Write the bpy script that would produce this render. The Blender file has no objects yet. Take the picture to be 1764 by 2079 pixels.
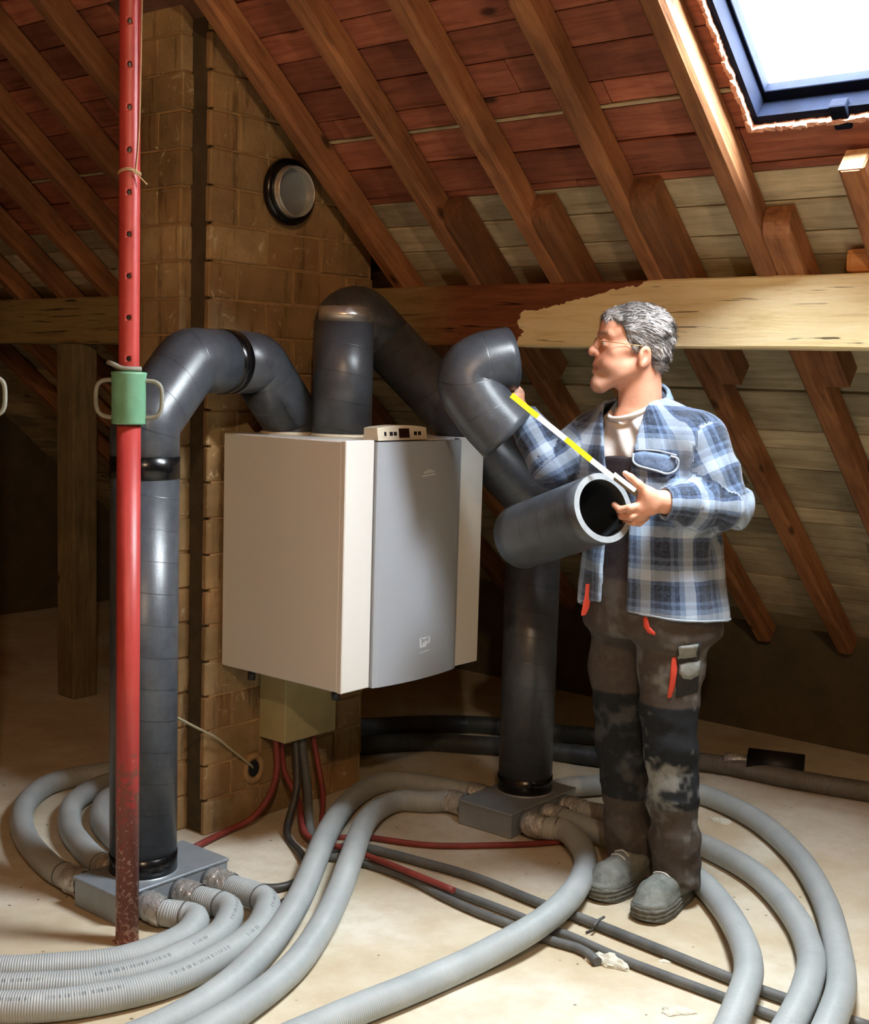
import bpy, bmesh, math, random
import numpy as np
from mathutils import Vector, Matrix
random.seed(7)
rng = np.random.default_rng(7)
scn = bpy.context.scene
COL = scn.collection

# ------------------------------------------------------------------ camera
F_PX, YAW, PITCH, ROLL, CAM_H = 2585.8, 0.686936, 0.103783, 0.0283872, 1.53
C0 = np.array([0, 0, CAM_H])
FWD = np.array([math.cos(YAW) * math.cos(PITCH), math.sin(YAW) * math.cos(PITCH), -math.sin(PITCH)])
_rt = np.array([math.sin(YAW), -math.cos(YAW), 0.])
_dn = np.cross(FWD, _rt)
RGT = math.cos(ROLL) * _rt - math.sin(ROLL) * _dn
DWN = np.cross(FWD, RGT)
cam = bpy.data.cameras.new('camera'); cam_o = bpy.data.objects.new('camera', cam); COL.objects.link(cam_o)
cam.sensor_fit = 'HORIZONTAL'; cam.sensor_width = 36.0; cam.lens = 36.0 * F_PX / 1764
cam.clip_start = 0.05
M = Matrix.Identity(4)
for i in range(3):
    M[i][0] = RGT[i]; M[i][1] = -DWN[i]; M[i][2] = -FWD[i]; M[i][3] = C0[i]
cam_o.matrix_world = M
scn.camera = cam_o

# ------------------------------------------------------------------ light
SKY = 108.0
world = bpy.data.worlds.new('overcast_sky'); scn.world = world; world.use_nodes = True
bg = world.node_tree.nodes['Background']
bg.inputs[0].default_value = (0.86, 0.94, 1.0, 1); bg.inputs[1].default_value = SKY
vs = scn.view_settings
scn.display_settings.display_device = 'sRGB'
vs.view_transform = 'Standard'; vs.look = 'None'; vs.exposure = 0.3; vs.gamma = 1.0; vs.use_curve_mapping = False
scn.cycles.max_bounces = 10; scn.cycles.diffuse_bounces = 7; scn.cycles.glossy_bounces = 3
scn.cycles.transmission_bounces = 4; scn.cycles.transparent_max_bounces = 8
scn.cycles.sample_clamp_indirect = 8.0
scn.cycles.use_denoising = True
scn.cycles.caustics_reflective = False; scn.cycles.caustics_refractive = False

# roof frame: x down the slope, y along the ridge, z out of the roof
RP = math.radians(39.8); RC = 3.6506
RN = np.array([math.sin(RP), 0, math.cos(RP)]); RD = np.array([math.cos(RP), 0, -math.sin(RP)])
ROOF = Matrix(((RD[0], 0, RN[0], RN[0] * RC), (0, 1, 0, 0), (RD[2], 0, RN[2], RN[2] * RC), (0, 0, 0, 1)))
BOARD = 0.085                      # underside of the boards above the rafter undersides
SKY_T0, SKY_T1, SKY_Y0, SKY_Y1 = 0.18, 1.032, 0.98, 1.566       # skylight opening (slope, ridge)
RIDGE_X = 0.2
S2_T0, S2_T1, S2_Y0, S2_Y1 = 0.30, 0.66, -0.80, -0.42       # unseen skylight added as fill light, same slope, behind the camera
MIR = Matrix(((-1, 0, 0, 2 * RIDGE_X), (0, 1, 0, 0), (0, 0, 1, 0), (0, 0, 0, 1)))

def portal(t0, t1, y0, y1, mir=False):
    L = bpy.data.lights.new('sky_portal', 'AREA'); L.shape = 'RECTANGLE'; L.size = t1 - t0; L.size_y = y1 - y0
    L.cycles.is_portal = True
    o = bpy.data.objects.new('sky_portal', L); COL.objects.link(o)
    m = ROOF @ Matrix.Translation(((t0 + t1) / 2, (y0 + y1) / 2, BOARD + 0.19))
    if mir:
        p = MIR @ m.to_translation(); nx = Vector((-RN[0], 0, RN[2])); xx = Vector((-RD[0], 0, RD[2])); yy = nx.cross(xx)
        m = Matrix(((xx[0], yy[0], nx[0], p[0]), (xx[1], yy[1], nx[1], p[1]), (xx[2], yy[2], nx[2], p[2]), (0, 0, 0, 1)))
    o.matrix_world = m
portal(SKY_T0, SKY_T1, SKY_Y0, SKY_Y1)
portal(S2_T0, S2_T1, S2_Y0, S2_Y1)

# ------------------------------------------------------------------ pixel helpers
def ray(x, y): return (x - 882) / F_PX * RGT + (y - 1039.5) / F_PX * DWN + FWD
def onplane(x, y, n, c):
    v = ray(x, y); n = np.asarray(n, float); return C0 + (c - n @ C0) / (n @ v) * v
def fl(x, y, z=0.): return onplane(x, y, (0, 0, 1), z)
def pY(x, y, Y): return onplane(x, y, (0, 1, 0), Y)
def atd(x, y, D):
    v = ray(x, y); h = np.array([math.cos(YAW), math.sin(YAW), 0]); return C0 + v * D / (v @ h)

# ------------------------------------------------------------------ materials
def lin(c):
    if isinstance(c, str):
        c = [int(c[i:i + 2], 16) / 255 for i in (0, 2, 4)]
    return tuple((x / 12.92 if x <= .04045 else ((x + .055) / 1.055) ** 2.4) for x in c) + (1.,)
class NT:
    def __init__(s, name):
        s.m = bpy.data.materials.new(name); s.m.use_nodes = True; s.t = s.m.node_tree; s.N = s.t.nodes
        s.b = s.N['Principled BSDF']
    def n(s, typ, **kw):
        o = s.N.new(typ)
        for k, v in kw.items():
            if k.startswith('i_'):
                key = k[2:]; key = int(key) if key.isdigit() else key.replace('_', ' ')
                if isinstance(v, bpy.types.NodeSocket): s.t.links.new(v, o.inputs[key])
                else: o.inputs[key].default_value = v
            else: setattr(o, k, v)
        return o
    def link(s, a, b): s.t.links.new(a, b)
    def coord(s, scale=(1, 1, 1), which='Object', rot=(0, 0, 0)):
        c = s.n('ShaderNodeTexCoord'); m = s.n('ShaderNodeMapping'); m.inputs['Scale'].default_value = scale
        m.inputs['Rotation'].default_value = rot
        s.link(c.outputs[which], m.inputs[0]); return m.outputs[0]
    def noise(s, vec, scale, detail=4, rough=.6, dist=0.):
        o = s.n('ShaderNodeTexNoise', i_Scale=scale, i_Detail=detail, i_Roughness=rough, i_Distortion=dist); s.link(vec, o.inputs['Vector']); return o.outputs['Fac']
    def ramp(s, fac, stops, interp='LINEAR'):
        o = s.n('ShaderNodeValToRGB'); e = o.color_ramp.elements; o.color_ramp.interpolation = interp
        while len(e) < len(stops): e.new(.5)
        for k, (p, c) in enumerate(stops):
            e[k].position = p; e[k].color = lin(c) if not isinstance(c, (int, float)) else (c, c, c, 1)
        s.link(fac, o.inputs[0]); return o.outputs[0]
    def mix(s, fac, a, b, mode='MIX'):
        o = s.n('ShaderNodeMix', data_type='RGBA', blend_type=mode)
        for k, v in ((0, fac), (6, a), (7, b)):
            if isinstance(v, bpy.types.NodeSocket): s.link(v, o.inputs[k])
            elif k == 0: o.inputs[0].default_value = v
            else: o.inputs[k].default_value = lin(v)
        return o.outputs[2]
    def math(s, op, a, b=0., c=0.):
        o = s.n('ShaderNodeMath', operation=op)
        for k, v in enumerate((a, b, c)):
            if isinstance(v, bpy.types.NodeSocket): s.link(v, o.inputs[k])
            else: o.inputs[k].default_value = v
        return o.outputs[0]
    def bump(s, h, strength=.3, dist=.01):
        o = s.n('ShaderNodeBump', i_Strength=strength, i_Distance=dist); s.link(h, o.inputs['Height']); s.link(o.outputs[0], s.b.inputs['Normal'])
    def col(s, c):
        if isinstance(c, bpy.types.NodeSocket): s.link(c, s.b.inputs['Base Color'])
        else: s.b.inputs['Base Color'].default_value = lin(c)
    def rough(s, r):
        if isinstance(r, bpy.types.NodeSocket): s.link(r, s.b.inputs['Roughness'])
        else: s.b.inputs['Roughness'].default_value = r
def simple(name, c, rough=.5, metal=0., c2=None, scale=30, bump=0., stretch=(1, 1, 1), spec=.5):
    t = NT(name); t.rough(rough); t.b.inputs['Metallic'].default_value = metal
    t.b.inputs['Specular IOR Level'].default_value = spec
    if c2 is not None or bump:
        v = t.coord(stretch); f = t.noise(v, scale, 5, .65)
        t.col(t.ramp(f, [(.3, c), (.7, c2 or c)]))
        if bump: t.bump(f, bump, .01)
    else: t.col(c)
    return t.m

def wood(name, cols, along='x', knots=True, rough=.75, red=None):
    t = NT(name); t.b.inputs['Specular IOR Level'].default_value = .25
    oi = t.n('ShaderNodeObjectInfo')
    sc = {'x': (1.2, 14, 14), 'y': (14, 1.2, 14), 'z': (14, 14, 1.2)}[along]
    tc = t.n('ShaderNodeTexCoord'); add = t.n('ShaderNodeVectorMath', operation='ADD'); t.link(tc.outputs['Object'], add.inputs[0])
    rv = t.n('ShaderNodeVectorMath', operation='SCALE'); rv.inputs[0].default_value = (13, 7, 5); t.link(oi.outputs['Random'], rv.inputs['Scale']); t.link(rv.outputs[0], add.inputs[1])
    mp = t.n('ShaderNodeMapping'); mp.inputs['Scale'].default_value = sc; t.link(add.outputs[0], mp.inputs[0])
    g = t.noise(mp.outputs[0], 3.0, 7, .7, .6); g2 = t.noise(add.outputs[0], 2.3, 4, .6)
    base = t.ramp(g, [(.25, cols[0]), (.5, cols[1]), (.78, cols[2])])
    dirt = t.ramp(g2, [(.35, 0.55), (.62, 1.0)])
    c = t.mix(1.0, base, dirt, 'MULTIPLY')
    hs = t.n('ShaderNodeHueSaturation'); t.link(c, hs.inputs['Color'])
    t.link(t.math('MULTIPLY_ADD', oi.outputs['Random'], .5, .75), hs.inputs['Value'])
    c = hs.outputs[0]
    if knots:
        vo = t.n('ShaderNodeTexVoronoi', i_Scale=1.0); mk = t.n('ShaderNodeMapping')
        mk.inputs['Scale'].default_value = {'x': (3, 6, 6), 'y': (6, 3, 6), 'z': (6, 6, 3)}[along]; t.link(add.outputs[0], mk.inputs[0]); t.link(mk.outputs[0], vo.inputs['Vector'])
        k = t.ramp(vo.outputs['Distance'], [(.05, 0.25), (.11, 1.0)])
        c = t.mix(1.0, c, k, 'MULTIPLY')
    t.col(c); t.rough(rough); t.bump(g, .35, .006)
    return t.m

MAT = {}
MAT['board_red'] = wood('red_stained_boards', ['75402a', 'a5624a', 'bd7a5a'], 'y')
MAT['board_pale'] = wood('pale_boards', ['948569', 'bfb190', 'd4c8a8'], 'y')
MAT['rafter'] = wood('brown_rafter', ['68422c', '9a6844', 'b88358'], 'x')
MAT['rafter_end'] = simple('end_grain', 'd8b98c', .8, 0, 'b48a5e', 40)
MAT['deck'] = simple('roof_deck', '5a3a2a', .9, 0, '6d4a36', 6)
MAT['opp'] = simple('opposite_boards', 'b5824f', .9, 0, 'cc9a66', 5)
MAT['post'] = wood('old_post', ['5b5038', '7d6f50', '978a68'], 'z')

def purlin_mat():
    t = NT('purlin_wood'); t.b.inputs['Specular IOR Level'].default_value = .25
    v = t.coord(); sep = t.n('ShaderNodeSeparateXYZ'); t.link(v, sep.inputs[0])
    g = t.noise(t.coord((14, 1.1, 14)), 3.2, 7, .7, .5)
    pale = t.ramp(g, [(.25, 'd2bd84'), (.5, 'ecdcac'), (.8, 'f4eac8')])
    red = t.ramp(g, [(.25, '59301e'), (.5, '74432a'), (.8, '8d5a38')])
    olive = t.ramp(g, [(.25, '6d5a38'), (.5, '8f7a50'), (.8, 'a58f62')])
    w = t.noise(t.coord((6, 6, 10)), 2.2, 5, .6)
    # y grows away from the viewer; stripped face ends near y=2.52 with a ragged edge, darker strip along the top edge
    yw = t.math('MULTIPLY_ADD', w, .16, sep.outputs[1])
    zz = t.math('MULTIPLY_ADD', sep.outputs[2], -1.6, 0.)       # local z up
    topd = t.math('MULTIPLY_ADD', t.math('SUBTRACT', yw, 2.08), .19, 0.)   # strip depth grows with y
    lim = t.math('SUBTRACT', 0.115, topd)
    top = t.math('GREATER_THAN', t.math('MULTIPLY_ADD', w, .03, sep.outputs[2]), lim)
    far = t.math('GREATER_THAN', yw, 2.60)
    m1 = t.math('MAXIMUM', top, far)
    vfar = t.n('ShaderNodeMapRange'); t.link(yw, vfar.inputs[0]); vfar.inputs[1].default_value = 2.85; vfar.inputs[2].default_value = 3.1
    dark = t.mix(vfar.outputs[0], red, olive)
    c = t.mix(m1, pale, dark)
    # drying cracks
    ck = t.noise(t.coord((40, 1.0, 40)), 2.4, 3, .5, .8)
    cr = t.ramp(ck, [(.325, 0.16), (.345, 1.0)])
    c = t.mix(1.0, c, cr, 'MULTIPLY')
    t.col(c); t.rough(.8); t.bump(g, .3, .008)
    return t.m
MAT['purlin'] = purlin_mat()

def floor_mat():
    t = NT('screed_floor'); v = t.coord(); t.b.inputs['Specular IOR Level'].default_value = .2
    a = t.noise(v, 1.4, 6, .62, .4); b = t.noise(v, 9, 6, .7); s = t.noise(v, 55, 3, .6)
    c = t.ramp(a, [(.28, 'b3a080'), (.45, 'c9bea6'), (.6, 'd5cfbf')])
    c = t.mix(t.ramp(b, [(.35, 0.45), (.6, 0.0)]), c, 'b3a284')
    vo = t.n('ShaderNodeTexVoronoi', i_Scale=17.0, i_Randomness=1.0); t.link(v, vo.inputs['Vector'])
    spk = t.ramp(t.math('ADD', vo.outputs['Distance'], t.math('MULTIPLY', s, .12)), [(.11, 0.3), (.15, 1.0)])
    msk = t.ramp(t.noise(v, 3.1, 3), [(.44, 0.0), (.5, 1.0)])
    c = t.mix(msk, c, t.mix(1.0, c, spk, 'MULTIPLY'))
    t.col(c); t.rough(.9); t.bump(t.mix(.4, b, s), .25, .01)
    return t.m
MAT['floor'] = floor_mat()

def brick_mat():
    t = NT('sooty_brick'); t.b.inputs['Specular IOR Level'].default_value = .15
    oi = t.n('ShaderNodeObjectInfo')
    tc = t.n('ShaderNodeTexCoord'); g = t.n('ShaderNodeNewGeometry'); p = g.outputs['Position']
    a = t.noise(p, 9, 6, .7); b = t.noise(p, 2.2, 4, .6); s = t.noise(p, 60, 3)
    base = t.ramp(oi.outputs['Random'], [(0., 'a6805a'), (.35, 'b29468'), (.7, 'a28660'), (1., 'bea47c')])
    c = t.mix(t.ramp(a, [(.40, 0.0), (.62, .85)]), base, 'ac8c60')      # smeared mortar
    c = t.mix(1.0, c, t.ramp(b, [(.35, .5), (.6, 1.0)]), 'MULTIPLY')
    c = t.mix(t.ramp(t.noise(p, 13, 5, .75, 1.6), [(.60, 0.0), (.70, .75)]), c, 'd8c8a4')
    c = t.mix(t.ramp(t.noise(t.n('ShaderNodeMapping', i_Vector=p, i_Scale=(9, 9, 1.4)).outputs[0], 2.0, 5, .7), [(.34, .6), (.46, 0.0)]), c, '4a3620')
    t.col(c); t.rough(.95); t.bump(t.mix(.5, a, s), .6, .012)
    return t.m
MAT['brick'] = brick_mat()
MAT['mortar'] = simple('grey_mortar', '9a7a50', .95, 0, 'b8966a', 25, .5)
MAT['plaster_dark'] = simple('dim_plaster', '4a4232', .95, 0, '5e543f', 6, .3)
MAT['groove_dark'] = simple('dark_joint', '3c3222', .95, 0, '574a34', 12, .4)

def foam_mat(name, c1, c2, hi='8c9299'):
    t = NT(name); v = t.coord(which='UV'); sep = t.n('ShaderNodeSeparateXYZ'); t.link(v, sep.inputs[0])
    o = t.coord(); a = t.noise(o, 22, 5, .7); s = t.noise(o, 190, 2)
    c = t.ramp(a, [(.3, c1), (.7, c2)])
    # spiral winding seam: u = metres along, v = turn
    sp = t.math('FRACT', t.math('ADD', t.math('MULTIPLY', sep.outputs[0], 11.0), sep.outputs[1]))
    ln = t.ramp(sp, [(.0, 1.0), (.018, 1.0), (.03, 0.0)])
    c = t.mix(t.math('MULTIPLY', ln, .55), c, '16181a')
    c = t.mix(t.math('MULTIPLY', t.ramp(t.noise(o, 60, 3, .7, 1.5), [(.66, 0.0), (.72, 1.0)]), .35), c, hi)
    t.col(c); t.rough(.36); t.b.inputs['Specular IOR Level'].default_value = .7
    t.bump(t.math('SUBTRACT', t.math('MULTIPLY', s, .25), ln), .25, .004)
    return t.m
MAT['foam'] = foam_mat('dark_grey_foam_pipe', '363a40', '4b5057')
MAT['foam_rim'] = simple('cut_foam_rim', '7e8284', .8, 0, '8f9395', 60, .2)
MAT['foam_in'] = simple('foam_bore', '1c2226', .6)
MAT['tape'] = simple('black_tape', '0a0b0d', .22)
MAT['steel'] = simple('galvanised_steel', 'dad8d0', .3, .7, 'c0c0ba', 18)
MAT['foil'] = simple('crinkled_foil', 'eeeeea', .2, .65, 'c4c4c0', 40, 1.0)
MAT['unit_white'] = simple('white_enamel', 'dcdad3', .35)
MAT['unit_grey'] = simple('grey_panel', 'a9afb6', .38, .15)
MAT['unit_gap'] = simple('panel_gap', '5a5c60', .6)
MAT['plastic'] = simple('cream_plastic', 'd9cfb9', .4)
MAT['black_plastic'] = simple('black_plastic', '141414', .35)
MAT['logo'] = simple('pale_print', 'dfe5ea', .4)
def hose_mat(name, pitch=.0062, text=False, c1='a3aaab', c2='b6bcbc'):
    t = NT(name); v = t.coord(which='UV'); sep = t.n('ShaderNodeSeparateXYZ'); t.link(v, sep.inputs[0])
    w = t.math('SINE', t.math('MULTIPLY', sep.outputs[0], 2 * math.pi / pitch))
    c = t.ramp(t.noise(t.coord(), 6, 4), [(.3, c1), (.7, c2)])
    c = t.mix(t.math('MULTIPLY_ADD', w, -.10, .10), c, '747b7c')
    if text:
        n1 = t.n('ShaderNodeTexNoise', noise_dimensions='1D', i_Scale=150., i_Detail=2.); t.link(sep.outputs[0], n1.inputs['W'])
        n2 = t.n('ShaderNodeTexNoise', noise_dimensions='1D', i_Scale=7., i_Detail=1.); t.link(sep.outputs[0], n2.inputs['W'])
        band = t.math('COMPARE', sep.outputs[1], .167, .02)
        k = t.math('MULTIPLY', t.math('MULTIPLY', t.math('GREATER_THAN', n1.outputs[0], .5), t.math('GREATER_THAN', n2.outputs[0], .46)), band)
        c = t.mix(t.math('MULTIPLY', k, .6), c, '4a5052')
    t.col(c); t.rough(.45); t.bump(w, .5, .0014)
    return t.m
MAT['hose'] = hose_mat('ribbed_grey_hose'); MAT['hose_text'] = hose_mat('printed_grey_hose', text=True)
MAT['hose_dark'] = hose_mat('dark_ribbed_hose', c1='2a3032', c2='3a4142'); MAT['hose_dim'] = hose_mat('shaded_grey_hose', c1='5f5c55', c2='757168')  # hose_dim: the grey hose with the knee-wall shade put into its colour
MAT['box_grey'] = simple('grey_sheet_metal', '9aa3aa', .4, .35, '8a9299', 12)
MAT['cable_black'] = simple('black_cable', '2b2b2a', .5, 0, '45423c', 15)
MAT['cable_grey'] = simple('dusty_conduit', '4a4d4e', .6, 0, '6c6d6b', 9)
MAT['cable_red'] = simple('red_cable', '8f3c33', .6, 0, '6f2a24', 9)
MAT['wire'] = simple('pale_wire', 'b6a98a', .6)
MAT['twine'] = simple('natural_twine', 'b59a72', .9)
MAT['glass_dark'] = simple('display_glass', '2a0d0a', .15)
def prop_mat(name, rust):
    t = NT(name); v = t.coord(); a = t.noise(v, 28, 6, .75); sep = t.n('ShaderNodeSeparateXYZ'); t.link(v, sep.inputs[0])
    c = t.ramp(t.noise(v, 5, 4), [(.3, '9c2f2c'), (.7, 'b5423c')])
    if rust:
        h = t.n('ShaderNodeMapRange'); t.link(sep.outputs[2], h.inputs[0]); h.inputs[1].default_value = .75; h.inputs[2].default_value = .0; h.inputs[3].default_value = .08; h.inputs[4].default_value = .62
        k = t.math('LESS_THAN', a, t.math('ADD', h.outputs[0], .18))
        c = t.mix(t.math('MULTIPLY', k, .75), c, '6d4a3c')
        k2 = t.math('GREATER_THAN', t.noise(v, 90, 3), t.math('SUBTRACT', .86, t.math('MULTIPLY', h.outputs[0], .55)))
        c = t.mix(t.math('MULTIPLY', k2, .7), c, 'd0a79a')
    t.col(c); t.rough(.42); t.bump(a, .12, .004); return t.m
MAT['prop_red'] = prop_mat('red_prop_paint', False); MAT['prop_rust'] = prop_mat('rusty_prop_paint', True)
MAT['prop_green'] = simple('green_prop_paint', '6fa283', .45, 0, '5f8f70', 22, .1)
MAT['prop_handle'] = simple('worn_grey_paint', '8f8f84', .6, 0, '757468', 40, .2)
MAT['frame_dark'] = simple('dark_skylight_frame', '0b0e17', .85, 0, '121828', 8, spec=.05)
MAT['splinter'] = simple('raw_cut_wood', 'd9a98c', .8, 0, 'b77a62', 30, .4)
MAT['chunk'] = simple('broken_plaster', 'd8d6c8', .95, 0, 'c4c0ae', 40, .6)
MAT['yellow'] = simple('rule_yellow', 'f0e020', .4); MAT['rule_white'] = simple('rule_white', 'f4f4f0', .4)
MAT['rule_steel'] = simple('rule_edge', '6e675c', .5, 0, '8c8272', 50)
g = NT('window_glass'); tr = g.n('ShaderNodeBsdfTransparent'); gl = g.n('ShaderNodeBsdfGlossy'); gl.inputs['Roughness'].default_value = .02
mx = g.n('ShaderNodeMixShader'); mx.inputs[0].default_value = .05; g.link(tr.outputs[0], mx.inputs[1]); g.link(gl.outputs[0], mx.inputs[2])
g.link(mx.outputs[0], g.N['Material Output'].inputs[0]); MAT['pane'] = g.m

# ------------------------------------------------------------------ mesh helpers
def tag(o, label=None, cat=None, group=None, kind=None):
    if label: o['label'] = label
    if cat: o['category'] = cat
    if group: o['group'] = group
    if kind: o['kind'] = kind
    return o
def link(name, me, mat=None, parent=None, smooth=False):
    o = bpy.data.objects.new(name, me); COL.objects.link(o)
    if mat is not None and not me.materials: me.materials.append(MAT[mat] if isinstance(mat, str) else mat)
    if parent is not None: o.parent = parent
    if smooth and len(me.polygons): me.polygons.foreach_set('use_smooth', [True] * len(me.polygons))
    return o
def empty(name, loc=(0, 0, 0), rz=0., label=None, cat=None, group=None):
    o = bpy.data.objects.new(name, None); COL.objects.link(o); o.empty_display_size = .05
    o.location = loc; o.rotation_euler[2] = rz; tag(o, label, cat, group); return o
def me_from(V, Fc, name='m'):
    me = bpy.data.meshes.new(name); me.from_pydata([tuple(v) for v in V], [], [tuple(f) for f in Fc]); me.update(); return me
def bm_me(bm, name='m'):
    bmesh.ops.recalc_face_normals(bm, faces=bm.faces); me = bpy.data.meshes.new(name); bm.to_mesh(me); bm.free(); return me
def box_bm(bm, lo, hi, bev=0., jit=0.):
    lo, hi = np.minimum(lo, hi), np.maximum(lo, hi)
    r = bmesh.ops.create_cube(bm, size=1.0)
    for v in r['verts']:
        v.co = Vector([(lo[i] + hi[i]) / 2 + v.co[i] * (hi[i] - lo[i]) + (random.uniform(-jit, jit) if jit else 0) for i in range(3)])
    if bev: bmesh.ops.bevel(bm, geom=list({e for v in r['verts'] for e in v.link_edges}), offset=bev, segments=2 if bev > .004 else 1, affect='EDGES', profile=.6)
def box(name, lo, hi, mat, parent=None, bev=0., jit=0.):
    bm = bmesh.new(); box_bm(bm, lo, hi, bev, jit); return link(name, bm_me(bm, name), mat, parent)
def boxes(name, L, mat, parent=None, bev=0.):
    bm = bmesh.new()
    for lo, hi in L: box_bm(bm, lo, hi, bev)
    return link(name, bm_me(bm, name), mat, parent)
def smooth_path(P, n=8, closed=False):
    P = [np.asarray(p, float) for p in P]; out = []
    m = len(P)
    for i in range(m - 1):
        p0, p1, p2, p3 = P[max(i - 1, 0)], P[i], P[i + 1], P[min(i + 2, m - 1)]
        for k in range(n):
            t = k / n; out.append(.5 * ((2 * p1) + (-p0 + p2) * t + (2 * p0 - 5 * p1 + 4 * p2 - p3) * t * t + (-p0 + 3 * p1 - 3 * p2 + p3) * t ** 3))
    out.append(P[-1]); return out
def resample(P, step):
    P = np.array(P); s = np.r_[0, np.cumsum(np.linalg.norm(np.diff(P, axis=0), axis=1))]; n = max(2, int(s[-1] / step) + 1)
    q = np.linspace(0, s[-1], n); return np.stack([np.interp(q, s, P[:, i]) for i in range(3)], 1)
def tube_me(P, r, seg=16, caps=True, mitre=False, name='tube', roll0=None, flat=1.0):
    """tube with UV (u metres along, v turn); r scalar or list"""
    P = np.asarray(P, float); n = len(P); R = np.full(n, r) if np.isscalar(r) else np.asarray(r, float)
    T = np.zeros_like(P)
    d = np.diff(P, axis=0); d /= np.maximum(np.linalg.norm(d, axis=1, keepdims=True), 1e-9)
    T[0] = d[0]; T[-1] = d[-1]
    T[1:-1] = d[:-1] + d[1:]; T /= np.maximum(np.linalg.norm(T, axis=1, keepdims=True), 1e-9)
    up = np.array([0, 0, 1.]) if abs(T[0][2]) < .9 else np.array([1., 0, 0])
    a = np.cross(up, T[0]); a /= np.linalg.norm(a); V = []; s = np.r_[0, np.cumsum(np.linalg.norm(np.diff(P, axis=0), axis=1))]
    A = []
    for i in range(n):
        a = a - T[i] * (a @ T[i]); a /= np.linalg.norm(a); b = np.cross(T[i], a); A.append((a.copy(), b.copy()))
        for k in range(seg):
            w = 2 * math.pi * k / seg; off = R[i] * (math.cos(w) * a + math.sin(w) * b * flat)
            if mitre and 0 < i < n - 1:      # keep section true along the incoming segment
                di = d[i - 1]; t_ = T[i]; off = off - 0
                m = di; # intersect cylinder generator with mitre plane
                a2 = a - di * (a @ di); a2 /= np.linalg.norm(a2); b2 = np.cross(di, a2)
                o2 = R[i] * (math.cos(w) * a2 + math.sin(w) * b2); off = o2 - di * ((o2 @ t_) / (di @ t_))
            V.append(P[i] + off)
    Fc = []; UV = []
    for i in range(n - 1):
        for k in range(seg):
            k2 = (k + 1) % seg
            Fc.append((i * seg + k, i * seg + k2, (i + 1) * seg + k2, (i + 1) * seg + k))
            UV += [(s[i], k / seg), (s[i], (k + 1) / seg), (s[i + 1], (k + 1) / seg), (s[i + 1], k / seg)]
    if caps:
        Fc.append(tuple(range(seg - 1, -1, -1))); UV += [(s[0], 0)] * seg
        Fc.append(tuple((n - 1) * seg + k for k in range(seg))); UV += [(s[-1], 0)] * seg
    me = me_from(V, Fc, name); uv = me.uv_layers.new(name='UVMap')
    uv.data.foreach_set('uv', np.array(UV, float).ravel())
    me.polygons.foreach_set('use_smooth', [len(f) == 4 for f in Fc]); return me
def tube(name, P, r, mat, parent=None, seg=16, caps=True, mitre=False, flat=1.0):
    return link(name, tube_me(P, r, seg, caps, mitre, name, flat=flat), mat, parent)
def pipe_wall_me(P, ro, ri, seg=32, mitre=False, name='pipe'):
    """hollow pipe: outer, inner and two end rings; material slots 0 outer, 1 rim, 2 bore"""
    o = tube_me(P, ro, seg, False, mitre); i = tube_me(P, ri, seg, False, mitre)
    bm = bmesh.new(); bm.from_mesh(o); nf = len(bm.faces); bm.from_mesh(i); bm.faces.ensure_lookup_table(); bm.verts.ensure_lookup_table()
    for f in bm.faces[nf:]: f.normal_flip(); f.material_index = 2
    n = len(P); off = n * seg
    for row, fl_ in ((0, False), (n - 1, True)):
        for k in range(seg):
            k2 = (k + 1) % seg; q = [row * seg + k, row * seg + k2, off + row * seg + k2, off + row * seg + k]
            f = bm.faces.new([bm.verts[j] for j in (q if fl_ else q[::-1])]); f.material_index = 1
    me = bpy.data.meshes.new(name); bm.to_mesh(me); bm.free(); bpy.data.meshes.remove(o); bpy.data.meshes.remove(i); return me
def pipe_wall(name, P, ro, ri, mats, parent=None, seg=32, mitre=False):
    me = pipe_wall_me(P, ro, ri, seg, mitre, name)
    for m in mats: me.materials.append(MAT[m])
    return link(name, me, None, parent)
def lathe_me(prof, seg=32, name='lathe'):
    V = []; Fc = []; m = len(prof)
    for k in range(seg):
        w = 2 * math.pi * k / seg
        for r, z in prof: V.append((r * math.cos(w), r * math.sin(w), z))
    for k in range(seg):
        for j in range(m - 1):
            a = k * m + j; b = ((k + 1) % seg) * m + j; Fc.append((a, b, b + 1, a + 1))
    me = me_from(V, Fc, name); bm = bmesh.new(); bm.from_mesh(me); bmesh.ops.remove_doubles(bm, verts=bm.verts, dist=1e-5); bpy.data.meshes.remove(me)
    return bm_me(bm, name)
def align(o, p, d):
    o.matrix_local = Matrix.Translation(Vector(p)) @ Vector(d).to_track_quat('Z', 'Y').to_matrix().to_4x4()
#PART2
# ================================================================== SETTING
floor_me = me_from([(-6, -2.6, 0), (5.6, -2.6, 0), (5.6, 7.1, 0), (-6, 7.1, 0), (-6, -2.6, -.2), (5.6, -2.6, -.2), (5.6, 7.1, -.2), (-6, 7.1, -.2)],
                   [(0, 1, 2, 3), (7, 6, 5, 4), (0, 4, 5, 1), (1, 5, 6, 2), (2, 6, 7, 3), (3, 7, 4, 0)])
fo = link('floor', floor_me, 'floor'); tag(fo, 'pale dusty screed attic floor', kind='structure')
T_R, T_E = -2.88, 3.95
YA, YB = -2.5, 7.0
def deck_quads(t0, t1, y0, y1, T0, T1, Y0, Y1): return [(T0, t0, Y0, Y1), (t1, T1, Y0, Y1), (t0, t1, Y0, y0), (t0, t1, y1, Y1)]
def slab_me(Q, z0, z1):
    bm = bmesh.new()
    for a, b, c, d in Q: box_bm(bm, (a, c, z0), (b, d, z1))
    return bm_me(bm)
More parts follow.
